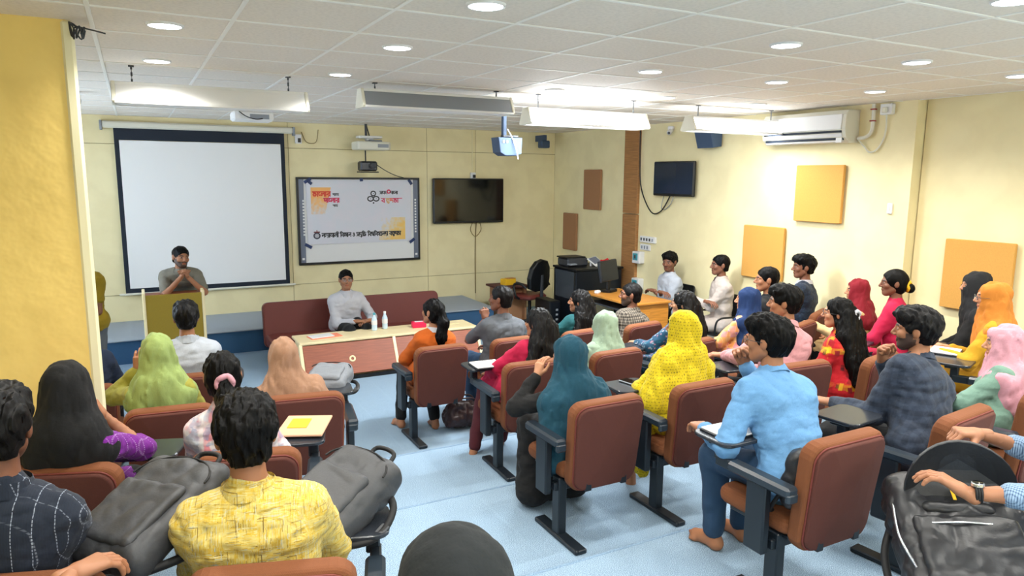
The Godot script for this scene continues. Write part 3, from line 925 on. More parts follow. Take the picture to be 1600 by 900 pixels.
func front_wall() -> void:
	# projection screen
	var t := thing("projection_screen", "white pull-down projection screen with dark border on front wall", "screen", Vector3(0.875, 0.68, 0.06))
	part(t, "fabric", boxes([[Vector3(0.0, 1.03, 0.0), Vector3(2.0, 1.93, 0.004), 0.0]]), M.screen_cloth)
	part(t, "border", boxes([[Vector3(-1.027, 1.07, 0), Vector3(0.055, 2.16, 0.005), 0.0], [Vector3(1.027, 1.07, 0), Vector3(0.055, 2.16, 0.005), 0.0], [Vector3(0, 2.075, 0), Vector3(2.0, 0.15, 0.005), 0.0], [Vector3(0, 0.035, 0), Vector3(2.0, 0.06, 0.005), 0.0]]), M.screen_edge)
	var bar := MB.new()
	bar.tube([Vector3(-1.13, -0.01, 0), Vector3(1.13, -0.01, 0)], 0.016)
	part(t, "bottom_bar", bar, M.off_white)
	var cas := MB.new()
	cas.box(Vector3(0, 2.19, -0.005), Vector3(2.36, 0.085, 0.085), 0.02)
	part(t, "casing", cas, M.off_white)
	for s in [-1.0, 1.0]: part(t, "end_bracket", boxes([[Vector3(s * 1.19, 2.18, -0.01), Vector3(0.03, 0.12, 0.09), 0.004]]), M.grey)
	# interactive board with a taped banner
	t = thing("interactive_board", "black-framed interactive white board on front wall behind bench", "whiteboard", Vector3(3.015, 1.58, 0.012))
	part(t, "surface", boxes([[Vector3(0, 0, 0.01), Vector3(1.68, 1.22, 0.02), 0.0]]), M.white)
	part(t, "frame", boxes([[Vector3(0, 0.626, 0.018), Vector3(1.88, 0.028, 0.036), 0.004], [Vector3(0, -0.626, 0.018), Vector3(1.88, 0.034, 0.036), 0.004], [Vector3(-0.925, 0, 0.018), Vector3(0.03, 1.26, 0.036), 0.004], [Vector3(0.925, 0, 0.018), Vector3(0.03, 1.26, 0.036), 0.004]]), M.black)
	for s in [-1.0, 1.0]:
		part(t, "side_strip", boxes([[Vector3(s * 0.875, 0, 0.014), Vector3(0.075, 1.22, 0.028), 0.003]]), M.frame_grey)
		for k in 12: part(t, "touch_key", boxes([[Vector3(s * (0.868 if s > 0 else 0.85), 0.30 - k * 0.045, 0.029), Vector3(0.026, 0.026, 0.004), 0.001]]), M.white)
		part(t, "logo_plate", boxes([[Vector3(s * 0.875, -0.55, 0.029), Vector3(0.035, 0.03, 0.003), 0.0]]), M.white)
	var bn := MB.new()
	bn.sheet(Vector3(2.21, 2.185, 0.046), Vector3(1.60, 0, 0), Vector3(0, -0.945, 0))
	var bm := StandardMaterial3D.new()
	bm.resource_name = "banner_print"; bm.roughness = 0.5; bm.albedo_texture = banner_texture()
	bm.normal_enabled = false
	var bo := part(self, "event_banner", bn, bm)
	tag(bo, "printed event banner with Bengali lettering and orange patches taped on board", "banner")
	for q in [[2.235, 2.17, 30, 0.11], [2.26, 2.15, -40, 0.09], [3.80, 2.155, -55, 0.09], [2.215, 1.22, -30, 0.11], [3.82, 1.245, 35, 0.1], [3.03, 2.185, 5, 0.05]]:
		var b := MB.new()
		b.box(Vector3.ZERO, Vector3(q[3], 0.045, 0.003), 0.001)
		var o := part(bo, "tape", b, M.blue_tape, "dark blue tape")
		o.position = Vector3(q[0], q[1], 0.05); o.rotation.z = deg_to_rad(q[2])
	# large television
	t = thing("television", "large black flat television on front wall beside board", "television", Vector3(4.785, 1.50, 0.0))
	tv(t, 1.245, 0.715, 0.055, M.black_gloss)
	part(t, "wall_bracket", boxes([[Vector3(0, 0.36, 0.03), Vector3(0.5, 0.4, 0.045), 0.0]]), M.black)
	var cb := MB.new()
	cb.tube(smooth([Vector3(4.88, 1.52, 0.03), Vector3(4.84, 1.38, 0.025), Vector3(4.93, 1.27, 0.02), Vector3(5.03, 1.38, 0.025), Vector3(5.0, 1.52, 0.03)]), 0.006, -1, 6)
	cb.tube(smooth([Vector3(4.95, 1.52, 0.02), Vector3(4.935, 1.28, 0.012), Vector3(4.93, 0.9, 0.012), Vector3(4.935, 0.32, 0.012)]), 0.009, -1, 6)
	tag(part(self, "cable", cb, M.groove), "brown cable looping under the large television and down", "cable")
	t = thing("socket_box", "small white socket box above the large television", "socket", Vector3(4.88, 2.26, 0.012))
	part(t, "box", boxes([[Vector3(0, 0, 0.02), Vector3(0.09, 0.1, 0.04), 0.006]]), M.white)
	part(t, "plug", boxes([[Vector3(0.01, -0.01, 0.05), Vector3(0.045, 0.05, 0.03), 0.004]]), M.black)
	cb = MB.new()
	cb.tube([Vector3(4.88, 2.31, 0.012), Vector3(4.88, 2.98, 0.012)], 0.006, -1, 6)
	tag(part(self, "cable", cb, M.bead), "cream cable rising from socket box to the ceiling", "cable")
	t = thing("socket_box", "small white switch box beside screen casing end", "socket", Vector3(2.13, 2.76, 0.012))
	part(t, "box", boxes([[Vector3(0, 0, 0.02), Vector3(0.09, 0.13, 0.04), 0.006]]), M.white)
	part(t, "switch", boxes([[Vector3(0.01, -0.02, 0.044), Vector3(0.04, 0.06, 0.012), 0.002]]), M.black)
	cb = MB.new()
	cb.tube(smooth([Vector3(2.18, 2.86, 0.02), Vector3(2.25, 2.72, 0.02), Vector3(2.38, 2.72, 0.02), Vector3(2.42, 2.9, 0.02)]), 0.005, -1, 6)
	tag(part(self, "cable", cb, M.groove), "thin cable looping beside the screen casing switch box", "cable")
	# short-throw projector and a small black projector under it
	t = thing("projector", "silver short-throw projector on a wall arm above the board", "projector", Vector3(3.1, 2.60, 0.35))
	part(t, "body", vox_box(Vector3(0, 0.075, 0), Vector3(0.50, 0.12, 0.34), 0.04), M.off_white)
	part(t, "lens_hood", boxes([[Vector3(0.05, 0.145, -0.02), Vector3(0.2, 0.035, 0.2), 0.012]]), M.grey)
	part(t, "vent", boxes([[Vector3(0.13, 0.075, 0.168), Vector3(0.16, 0.05, 0.01), 0.002]]), M.grey)
	part(t, "mount_plate", boxes([[Vector3(-0.02, 0.20, -0.02), Vector3(0.34, 0.035, 0.2), 0.008], [Vector3(-0.02, 0.175, -0.02), Vector3(0.1, 0.05, 0.1), 0.004]]), M.white)
	var arm := MB.new()
	arm.tube([Vector3(-0.07, 0.21, 0), Vector3(-0.07, 0.385, 0)], 0.02)
	arm.tube([Vector3(-0.02, 0.21, 0), Vector3(-0.05, 0.385, -0.05)], 0.008)
	part(t, "pole", arm, M.dark_grey)
	t = thing("small_projector", "small black projector hanging under the silver projector", "projector", Vector3(3.05, 2.29, 0.33))
	part(t, "tray", boxes([[Vector3(0, 0.01, 0), Vector3(0.27, 0.018, 0.22), 0.006]]), M.black)
	part(t, "body", boxes([[Vector3(0, 0.095, -0.01), Vector3(0.25, 0.14, 0.18), 0.02]]), M.rack)
	var le := MB.new()
	le.lathe(Vector3(0.04, 0.10, 0.08), [[0.0, 0.03], [0.03, 0.03], [0.045, 0.045], [0.05, 0.0]], 18, Basis(Vector3.RIGHT, PI / 2))
	part(t, "lens", le, M.dark_grey)
	var pl := MB.new()
	pl.tube([Vector3(-0.03, 0.16, 0), Vector3(-0.03, 0.32, 0)], 0.01)
	part(t, "hanger", pl, M.black)
	cb = MB.new()
	cb.tube(sag(Vector3(3.18, 2.42, 0.3), Vector3(3.7, 2.22, 0.03), 0.03), 0.006, -1, 6)
	tag(part(self, "cable", cb, M.black), "black cable from small projector to the board frame", "cable")
	# white ceiling projector
	t = thing("ceiling_projector", "white ceiling projector hanging in front of the screen casing", "projector", Vector3(1.21, 2.83, 2.15))
	part(t, "body", boxes([[Vector3(0, 0.055, 0), Vector3(0.42, 0.105, 0.3), 0.02]]), M.white)
	part(t, "port_panel", boxes([[Vector3(0.06, 0.05, 0.152), Vector3(0.2, 0.05, 0.004), 0.001]]), M.grey)
	part(t, "mount", boxes([[Vector3(0, 0.13, 0), Vector3(0.12, 0.06, 0.12), 0.004]]), M.white)
	cb = MB.new()
	cb.tube(smooth([Vector3(1.02, 2.96, 2.31), Vector3(1.12, 2.88, 2.33), Vector3(1.22, 2.85, 2.33), Vector3(1.30, 2.86, 2.31)]), 0.006, -1, 6)
	tag(part(self, "cable", cb, M.black), "black cable drooping behind the white ceiling projector", "cable")
	# pole speaker
	t = thing("pole_speaker", "dark blue loudspeaker on a ceiling pole beside the lit trough light", "loudspeaker", Vector3(3.17, 2.45, 4.5))
	var pb := boxes([[Vector3(-0.02, 0.36, -0.02), Vector3(0.035, 0.36, 0.045), 0.003]])
	part(t, "pole", pb, M.speaker_blue)
	var cab := MB.new()
	cab.slab([Vector2(-0.13, 0.17), Vector2(0.13, 0.17), Vector2(0.12, 0.02), Vector2(0.06, 0.0), Vector2(-0.06, 0.0), Vector2(-0.11, 0.03)], -0.08, 0.08, 0.012)
	part(t, "cabinet", cab, M.speaker_blue)
	part(t, "connector", boxes([[Vector3(-0.075, 0.13, 0.085), Vector3(0.02, 0.025, 0.012), 0.004], [Vector3(-0.04, 0.13, 0.085), Vector3(0.02, 0.025, 0.012), 0.004]]), M.off_white)
	part(t, "bracket", boxes([[Vector3(0.03, 0.185, 0), Vector3(0.16, 0.018, 0.06), 0.003]]), M.dark_grey)
	var wire := MB.new()
	wire.tube(smooth([Vector3(-0.01, 0.25, 0.03), Vector3(0.02, 0.15, 0.09), Vector3(0.05, 0.06, 0.1), Vector3(0.07, -0.03, 0.1)]), 0.006, -1, 6)
	part(t, "wire", wire, M.white)
	# wall-corner speaker and cameras
	t = thing("wall_speaker", "small blue loudspeaker bracketed high in the front right corner", "loudspeaker", Vector3(6.05, 2.78, 0.3))
	part(t, "cabinet", boxes([[Vector3(0, 0, 0), Vector3(0.16, 0.12, 0.14), 0.015]]), M.speaker_blue)
	part(t, "bracket", boxes([[Vector3(0, 0.1, -0.1), Vector3(0.05, 0.1, 0.3), 0.004]]), M.speaker_blue)
	t = thing("wall_speaker", "blue wedge loudspeaker on the right wall above the small television", "loudspeaker", Vector3(WALL_R, 2.62, 3.84), 0)
	var ws := MB.new()
	ws.slab([Vector2(-0.24, 0.22), Vector2(-0.03, 0.24), Vector2(-0.03, 0.02), Vector2(-0.17, 0.0)], -0.14, 0.14, 0.012)
	part(t, "cabinet", ws, M.speaker_blue)
	part(t, "bracket", boxes([[Vector3(-0.02, 0.14, 0), Vector3(0.04, 0.12, 0.06), 0.003]]), M.dark_grey)
	for q in [[Vector3(6.42, 2.84, 3.03), "white security camera high on right wall near the brown pilaster", -60.0], [Vector3(-0.42, CEIL - 0.095, 2.9), "white security camera under the ceiling beside the yellow column", 20.0]]:
		t = thing("security_camera", q[1], "camera", q[0], q[2])
		part(t, "mount", boxes([[Vector3(0, 0.07, 0), Vector3(0.08, 0.05, 0.08), 0.01]]), M.white)
		var cm := MB.new()
		cm.lathe(Vector3(0, 0.03, 0.03), [[0.0, -0.06], [0.03, -0.06], [0.033, 0.06], [0.02, 0.065], [0.0, 0.06]], 16, Basis(Vector3.RIGHT, deg_to_rad(115)))
		part(t, "body", cm, M.white)
		var cl := MB.new()
		cl.lathe(Vector3(0, 0.005, 0.085), [[0.0, 0.012], [0.018, 0.01], [0.02, 0.0]], 14, Basis(Vector3.RIGHT, deg_to_rad(115)))
		part(t, "lens", cl, M.dark_grey)

func tv(t: Node3D, w: float, h: float, d: float, glass: Material) -> void:
	part(t, "casing", boxes([[Vector3(0, h / 2, 0.05 + d / 2), Vector3(w, h, d), 0.012]]), M.black)
	part(t, "screen", boxes([[Vector3(0, h / 2 + 0.008, 0.05 + d), Vector3(w - 0.035, h - 0.05, 0.004), 0.001]]), glass)

func vox_box(c: Vector3, s: Vector3, r: float, cell := 0.012) -> MB:          # a box with generously rounded edges
	var b := MB.new()
	var out := rrect(s.x, s.z, r, 6)
	var prof := []
	for k in 5: prof.append([r * 0.6 * (1.0 - sin(k * PI / 8)), -s.y / 2 + r * 0.6 * (1.0 - cos(k * PI / 8))])
	var loops := []
	for side in [0, 1]:
		for k in 5:
			var q: Array = prof[k if side == 0 else 4 - k]
			var yy: float = q[1] if side == 0 else -q[1]
			var l := []
			for v in out: l.append(c + Vector3(v.x - signf(v.x) * minf(q[0], absf(v.x)), yy, v.y - signf(v.y) * minf(q[0], absf(v.y))))
			loops.append(l)
	for k in loops.size() - 1:
		for j in out.size(): b.poly([loops[k][j], loops[k][(j + 1) % out.size()], loops[k + 1][(j + 1) % out.size()], loops[k + 1][j]], c)
	b.poly(loops[0], c); b.poly(loops[loops.size() - 1], c)
	return b

# ---------------------------------------------------------------- right wall
func right_wall() -> void:
	var x := WALL_R
	var t := thing("wall_television", "small dark television on right wall with hanging cables", "television", Vector3(x, 2.01, 3.18), -90)
	tv(t, 0.80, 0.46, 0.05, M.screen_blue)
	part(t, "wall_bracket", boxes([[Vector3(0, 0.23, 0.03), Vector3(0.3, 0.25, 0.06), 0.0]]), M.black)
	var cb := MB.new()
	cb.tube(smooth([Vector3(6.38, 2.95, 2.42), Vector3(6.39, 2.5, 2.42), Vector3(6.40, 2.1, 2.46), Vector3(6.41, 1.78, 2.68), Vector3(6.41, 1.80, 2.9), Vector3(6.4, 2.03, 3.1)]), 0.009, -1, 6)
	tag(part(self, "cable", cb, M.black), "black cable looping from ceiling to the small wall television", "cable")
	cb = MB.new()
	cb.tube(smooth([Vector3(6.41, 2.03, 3.15), Vector3(6.42, 1.9, 3.08), Vector3(6.43, 1.82, 2.95), Vector3(6.43, 1.84, 2.88)]), 0.005, -1, 6)
	cb.tube(smooth([Vector3(6.41, 2.03, 2.95), Vector3(6.42, 1.9, 2.9), Vector3(6.43, 1.83, 2.88)]), 0.005, -1, 6)
	tag(part(self, "cable", cb, M.grey), "grey cables under the small wall television", "cable")
	for q in [[5.14, 1.80, 5.73, 2.40, "yellow", "square yellow acoustic panel right below the air conditioner"], [4.43, 1.10, 5.03, 1.71, "yellow", "yellow acoustic panel behind the man in navy print shirt"], [6.75, 1.10, 7.34, 1.73, "yellow", "yellow acoustic panel behind the woman in black veil"], [7.55, 1.80, 8.15, 2.42, "yellow", "high yellow acoustic panel past the wall corner"],
		[0.98, 1.74, 1.44, 2.37, "brown", "upper brown acoustic panel left of the brown pilaster"], [0.38, 1.04, 0.78, 1.655, "brown", "lower brown acoustic panel above the black rack"]]:
		var px := x if q[0] < 6.4 else 6.579
		t = thing("acoustic_panel", q[5], "wall panel", Vector3(px, q[1], (q[0] + q[2]) / 2), -90)
		var s := MB.new()
		s.slab(rrect(q[2] - q[0], q[3] - q[1], 0.012, 3, (q[3] - q[1]) / 2), 0.012, 0.05, 0.006)
		part(t, "panel", s, M["panel_" + q[4]])
		part(t, "batten", boxes([[Vector3(0, (q[3] - q[1]) / 2, 0.006), Vector3(q[2] - q[0] - 0.1, q[3] - q[1] - 0.1, 0.012), 0.0]]), M.pilaster)
	# air conditioner
	t = thing("air_conditioner", "white split air conditioner high on the right wall", "air conditioner", Vector3(x, 2.62, 5.30), -90)
	var ac := MB.new()
	var prof := [Vector2(0.0, 0.0), Vector2(0.13, 0.0), Vector2(0.19, 0.05), Vector2(0.215, 0.13), Vector2(0.205, 0.27), Vector2(0.17, 0.315), Vector2(0.0, 0.32)]
	ac.xf = Transform3D(Basis(Vector3.UP, -PI / 2), Vector3.ZERO)
	ac.slab(prof, -0.53, 0.53, 0.006)
	part(t, "body", ac, M.off_white)
	var fp := MB.new()
	fp.box(Vector3(0, 0.20, 0.216), Vector3(0.98, 0.15, 0.012), 0.004, Basis(Vector3.RIGHT, deg_to_rad(-4)))
	part(t, "front_panel", fp, M.white)
	part(t, "outlet_slot", boxes([[Vector3(0, 0.105, 0.198), Vector3(0.98, 0.022, 0.03), 0.0], [Vector3(0, 0.035, 0.17), Vector3(0.98, 0.022, 0.03), 0.0]]), M.screen_edge)
	var fl := MB.new()
	fl.box(Vector3(0, 0.07, 0.20), Vector3(0.98, 0.035, 0.01), 0.003, Basis(Vector3.RIGHT, deg_to_rad(25)))
	part(t, "louvre", fl, M.white)
	fl = MB.new()
	fl.box(Vector3(0, 0.012, 0.17), Vector3(0.98, 0.02, 0.01), 0.003, Basis(Vector3.RIGHT, deg_to_rad(50)))
	part(t, "louvre", fl, M.white)
	part(t, "display", boxes([[Vector3(0.46, 0.02, 0.20), Vector3(0.07, 0.05, 0.012), 0.004]]), M.white)
	cb = MB.new()
	cb.tube(smooth([Vector3(6.40, 2.66, 5.86), Vector3(6.40, 2.67, 5.95), Vector3(6.41, 2.74, 6.0), Vector3(6.41, 2.98, 6.0)]), 0.018)
	var pp := part(self, "cooling_pipe", cb, M.off_white)
	tag(pp, "white wrapped cooling pipe beside the air conditioner", "pipe")
	part(pp, "pipe_clamp", boxes([[Vector3(6.41, 2.82, 6.0), Vector3(0.045, 0.012, 0.045), 0.002], [Vector3(6.41, 2.93, 6.0), Vector3(0.045, 0.012, 0.045), 0.002]]), M.red_copper)
	cb = MB.new()
	cb.tube(smooth([Vector3(6.42, 2.90, 6.13), Vector3(6.43, 2.7, 6.13), Vector3(6.43, 2.56, 6.07), Vector3(6.42, 2.52, 5.99), Vector3(6.42, 2.58, 5.92), Vector3(6.40, 2.65, 5.86)]), 0.008, -1, 6)
	tag(part(self, "cable", cb, M.off_white), "cream cable looping beside the air conditioner", "cable")
	t = thing("socket_box", "grey-white socket box under the ceiling by the air conditioner", "socket", Vector3(x, 2.92, 6.14), -90)
	part(t, "box", boxes([[Vector3(0, 0, 0.03), Vector3(0.12, 0.1, 0.06), 0.006]]), M.white)
	part(t, "plug", boxes([[Vector3(0.0, -0.01, 0.075), Vector3(0.05, 0.05, 0.035), 0.008]]), M.off_white)
	# switch boards
	t = thing("switch_board", "long white switch board with dark switches beside the pilaster", "switch board", Vector3(x, 1.38, 2.62), -90)
	part(t, "plate", boxes([[Vector3(0, 0, 0.02), Vector3(0.34, 0.09, 0.04), 0.006]]), M.white)
	for k in 5: part(t, "switch", boxes([[Vector3(-0.13 + k * 0.062, 0, 0.042), Vector3(0.026, 0.04, 0.008), 0.002]]), M.dark_grey if k < 4 else M.grey)
	t = thing("switch_board", "short white switch board under the long one", "switch board", Vector3(x, 1.265, 2.56), -90)
	part(t, "plate", boxes([[Vector3(0, 0, 0.015), Vector3(0.22, 0.085, 0.03), 0.006]]), M.white)
	for k in 3: part(t, "switch", boxes([[Vector3(-0.06 + k * 0.06, 0, 0.033), Vector3(0.03, 0.045, 0.006), 0.002]]), M.grey)
	for q in [[1.11, 2.45, "white breaker box with blue window below the switch boards"], [0.72, 2.45, "lower white breaker box with blue window near the desk"]]:
		t = thing("breaker_box", q[2], "breaker box", Vector3(x, q[0], q[1]), -90)
		part(t, "case", boxes([[Vector3(0, 0, 0.05), Vector3(0.17, 0.17, 0.1), 0.008]]), M.white)
		part(t, "window", boxes([[Vector3(-0.01, 0.01, 0.101), Vector3(0.11, 0.1, 0.006), 0.002]]), M.teal)
		part(t, "toggle", boxes([[Vector3(-0.01, 0.01, 0.106), Vector3(0.03, 0.05, 0.01), 0.002]]), M.dark_grey)
	t = thing("light_switch", "small white switch on the right wall near the corner edge", "switch", Vector3(x, 1.98, 6.24), -90)
	part(t, "plate", boxes([[Vector3(0, 0, 0.01), Vector3(0.05, 0.1, 0.02), 0.004]]), M.white)
	part(t, "rocker", boxes([[Vector3(0, 0, 0.022), Vector3(0.02, 0.04, 0.006), 0.002]]), M.off_white)

# ---------------------------------------------------------------- stage furniture
func bottle(at: Vector3, cap_m: Material, label: String) -> void:
	var t := thing("water_bottle", label, "bottle", at)
	var b := MB.new()
	b.lathe(Vector3.ZERO, [[0.0, 0.002], [0.028, 0.0], [0.033, 0.01], [0.033, 0.06], [0.029, 0.075], [0.033, 0.09], [0.033, 0.135], [0.014, 0.18], [0.014, 0.2]], 18)
	part(t, "body", b, M.bottle)
	var l := MB.new()
	l.lathe(Vector3.ZERO, [[0.0335, 0.07], [0.0345, 0.075], [0.0345, 0.12], [0.0335, 0.125]], 18)
	part(t, "label", l, M.white)
	var c := MB.new()
	c.lathe(Vector3.ZERO, [[0.0155, 0.19], [0.016, 0.215], [0.0, 0.217]], 14)
	part(t, "cap", c, cap_m)

func stage_furniture() -> void:
	# bench
	var t := thing("bench_sofa", "long maroon upholstered bench with two-piece back below the board", "sofa", Vector3(2.45, 0, 1.6))
	for s in [-1.0, 1.0]:
		var b := MB.new()
		b.xf = Transform3D(Basis(Vector3.RIGHT, deg_to_rad(-8)), Vector3(0, 0, 0.09))
		var half_back := []
		for q in rrect(1.15, 0.56, 0.07, 5, 0.42): half_back.append(q + Vector2(s * 0.577, 0))
		b.slab(half_back, -0.06, 0.06, 0.02)
		part(t, "back_cushion", b, M.maroon)
		part(t, "seat_cushion", vox_box(Vector3(s * 0.577, 0.27, 0.47), Vector3(1.15, 0.14, 0.58), 0.05), M.maroon)
	part(t, "base", boxes([[Vector3(0, 0.12, 0.45), Vector3(2.24, 0.18, 0.5), 0.01], [Vector3(0, 0.015, 0.4), Vector3(2.1, 0.03, 0.3), 0.0]]), M.black)
	# low long table with leaning front panels
	t = thing("low_table", "low long table with cream top and brown slanted front panels", "table", Vector3(2.58, 0, 2.58))
	part(t, "top", boxes([[Vector3(0, 0.405, 0), Vector3(2.16, 0.03, 0.44), 0.006]]), M.cream_wood)
	part(t, "body", boxes([[Vector3(0, 0.2, -0.05), Vector3(2.1, 0.36, 0.28), 0.0], [Vector3(0, 0.025, 0.09), Vector3(2.1, 0.05, 0.5), 0.0]]), M.cream_wood)
	var lean := Basis(Vector3.RIGHT, deg_to_rad(-27))
	for q in [[-0.53, 1.04], [0.53, 1.04]]:
		var b := MB.new()
		b.box(Vector3.ZERO, Vector3(q[1], 0.37, 0.02), 0.004)
		var o := part(t, "front_panel", b, M.brown_panel)
		o.position = Vector3(q[0], 0.215, 0.295); o.basis = lean
	for xx in [-1.07, 0.0, 1.07]:
		var b := MB.new()
		b.box(Vector3.ZERO, Vector3(0.035, 0.41, 0.035), 0.004)
		var o := part(t, "divider", b, M.cream_wood)
		o.position = Vector3(xx, 0.21, 0.295); o.basis = lean
	for q in [-0.52, 0.54]:
		var r := MB.new()
		r.lathe(Vector3.ZERO, [[0.018, 0.0], [0.018, 0.014], [0.036, 0.014], [0.038, 0.0]], 20, lean * Basis(Vector3.RIGHT, PI / 2))
		var o := part(t, "cable_ring", r, M.cream_wood)
		o.position = Vector3(q, 0.20, 0.295) + lean * Vector3(0, 0, 0.012)
		var hl := MB.new()
		hl.lathe(Vector3.ZERO, [[0.0, 0.004], [0.018, 0.004], [0.018, 0.0]], 16, lean * Basis(Vector3.RIGHT, PI / 2))
		var o2 := part(o, "hole", hl, M.black)
		o2.position = Vector3.ZERO
	part(t, "plinth", boxes([[Vector3(0, 0.02, 0.40), Vector3(2.12, 0.04, 0.03), 0.0]]), M.black)
	bottle(Vector3(2.44, 0.42, 2.50), M.teal, "clear water bottle with blue cap in front of white-shirted man")
	bottle(Vector3(2.58, 0.42, 2.47), M.white, "clear water bottle with white cap in front of white-shirted man")
	t = thing("tissue_box", "small pink box lying on the low table", "box", Vector3(2.98, 0.42, 2.56), -8)
	part(t, "box", boxes([[Vector3(0, 0.035, 0), Vector3(0.17, 0.07, 0.1), 0.008]]), M.pink_box)
	part(t, "flap", boxes([[Vector3(0, 0.071, 0), Vector3(0.1, 0.006, 0.04), 0.002]]), M.white)
	t = thing("paper_stack", "papers and coral folder lying on the low table", "papers", Vector3(1.80, 0.42, 2.58), 8)
	part(t, "folder", boxes([[Vector3(0.03, 0.004, 0), Vector3(0.36, 0.008, 0.18), 0.0]]), M.orange_paper)
	part(t, "sheet", boxes([[Vector3(-0.01, 0.012, -0.01), Vector3(0.26, 0.008, 0.16), 0.0]]), M.white)
	t = thing("paper_stack", "white sheet lying at the right end of low table", "papers", Vector3(3.42, 0.42, 2.5), -6)
	part(t, "sheet", boxes([[Vector3(0, 0.003, 0), Vector3(0.2, 0.005, 0.14), 0.0]]), M.cream_wood)
	# lectern
	t = thing("lectern", "olive-fronted lectern with cream side posts", "lectern", Vector3(0.31, 0, 2.15))
	part(t, "front_panel", boxes([[Vector3(0, 0.5, 0.02), Vector3(0.56, 0.93, 0.02), 0.004]]), M.olive_panel)
	for s in [-1.0, 1.0]: part(t, "side_panel", boxes([[Vector3(s * 0.292, 0.495, -0.14), Vector3(0.03, 0.99, 0.36), 0.006]]), M.cream_wood)
	part(t, "top", boxes([[Vector3(0, 0.93, -0.15), Vector3(0.555, 0.025, 0.34), 0.004]]), M.brown_panel)
	part(t, "shelf", boxes([[Vector3(0, 0.5, -0.15), Vector3(0.555, 0.02, 0.3), 0.0]]), M.brown_panel)
	# black rack, things on it
	t = thing("equipment_rack", "black equipment rack with grey glass door in the corner", "cabinet", Vector3(5.9, 0, 1.9))
	part(t, "body", boxes([[Vector3(0, 0.46, 0), Vector3(0.8, 0.92, 0.6), 0.008]]), M.rack)
	part(t, "top_plate", boxes([[Vector3(0, 0.935, 0), Vector3(0.84, 0.03, 0.64), 0.006]]), M.black)
	part(t, "door", boxes([[Vector3(-0.405, 0.70, 0), Vector3(0.012, 0.40, 0.5), 0.003]]), M.rack_door)
	for s in [-1.0, 1.0]: part(t, "door_frame", boxes([[Vector3(-0.403, 0.48, s * 0.27), Vector3(0.016, 0.86, 0.04), 0.003]]), M.black)
	t = thing("laser_printer", "dark printer with grey tray on top of the rack", "printer", Vector3(5.72, 0.95, 1.76))
	part(t, "body", boxes([[Vector3(0, 0.06, 0), Vector3(0.36, 0.12, 0.3), 0.02]]), M.dark_grey)
	part(t, "lid", boxes([[Vector3(-0.03, 0.13, 0), Vector3(0.34, 0.02, 0.28), 0.006]]), M.black)
	part(t, "tray", boxes([[Vector3(-0.12, 0.04, 0.17), Vector3(0.12, 0.02, 0.1), 0.004]]), M.grey)
	t = thing("tablet_stand", "tilted grey screen tablet with white frame on the rack", "tablet", Vector3(5.98, 0.95, 1.98), 20)
	var tb := MB.new()
	tb.box(Vector3.ZERO, Vector3(0.2, 0.016, 0.2), 0.006)
	var o := part(t, "frame", tb, M.white)
	o.position = Vector3(0, 0.07, 0); o.rotation_degrees = Vector3(30, 0, 8)
	tb = MB.new()
	tb.box(Vector3(0, 0.009, -0.015), Vector3(0.16, 0.004, 0.14), 0.001)
	part(o, "screen", tb, M.frame_grey)
	part(t, "prop", boxes([[Vector3(0, 0.03, -0.05), Vector3(0.12, 0.06, 0.03), 0.004]]), M.white)
	var v := Vox.new(0.01)
	v.noise = nz(3, 14.0); v.amp = 0.02
	v.cap(Vector3(-0.09, 0.03, 0), Vector3(0.10, 0.025, 0.02), 0.045, 0.035, 0.04); v.cap(Vector3(-0.05, 0.05, -0.02), Vector3(0.02, 0.07, 0), 0.035, 0.03, 0.03)
	v.plane(Vector3.DOWN, 0.0)
	var rb := MB.new()
	v.into(rb)
	o = part(self, "red_cloth", rb, M.red_cloth)
	o.position = Vector3(6.16, 0.952, 1.98); tag(o, "crumpled red cloth on the black rack", "cloth")
	# computer desk
	t = thing("computer_desk", "light orange wooden computer desk beside the rack", "desk", Vector3(5.5, 0, 3.35))
	part(t, "top", boxes([[Vector3(0, 0.735, 0), Vector3(0.62, 0.03, 1.1), 0.006]]), M.desk_orange)
	part(t, "front_panel", boxes([[Vector3(0, 0.36, 0.5), Vector3(0.58, 0.72, 0.025), 0.003]]), M.desk_orange)
	part(t, "back_panel", boxes([[Vector3(0, 0.36, -0.5), Vector3(0.58, 0.72, 0.025), 0.003]]), M.cream_wood)
	part(t, "shelf", boxes([[Vector3(0, 0.62, 0), Vector3(0.5, 0.02, 0.95), 0.0]]), M.dark_grey)
	part(t, "side_panel", boxes([[Vector3(0.2, 0.36, 0), Vector3(0.02, 0.7, 0.98), 0.0]]), M.rack)
	t = thing("computer_monitor", "black computer monitor seen from behind on the wooden desk", "monitor", Vector3(5.50, 0.75, 2.98), 25)
	part(t, "base", vox_box(Vector3(0, 0.012, 0), Vector3(0.24, 0.024, 0.18), 0.05), M.black)
	part(t, "neck", boxes([[Vector3(0, 0.09, 0), Vector3(0.06, 0.16, 0.03), 0.004]]), M.black)
	tb = MB.new()
	tb.box(Vector3.ZERO, Vector3(0.46, 0.28, 0.045), 0.012)
	o = part(t, "panel", tb, M.rack)
	o.position = Vector3(0, 0.28, -0.01); o.rotation_degrees.x = -10
	cb_keyboard()
	# tower, carton table and office chair left of the rack
	t = thing("computer_tower", "black computer tower beside the rack on the floor", "computer", Vector3(5.30, 0, 1.75))
	part(t, "case", boxes([[Vector3(0, 0.24, 0), Vector3(0.19, 0.46, 0.42), 0.012]]), M.black)
	part(t, "front_plate", boxes([[Vector3(0, 0.24, 0.213), Vector3(0.15, 0.42, 0.008), 0.003]]), M.rack)
	for k in 3: part(t, "button", boxes([[Vector3(0.03, 0.34 - k * 0.07, 0.219), Vector3(0.04, 0.03, 0.006), 0.002]]), M.grey)
	t = thing("small_table", "small brown table with dark red top next to office chair", "table", Vector3(4.98, 0, 1.1))
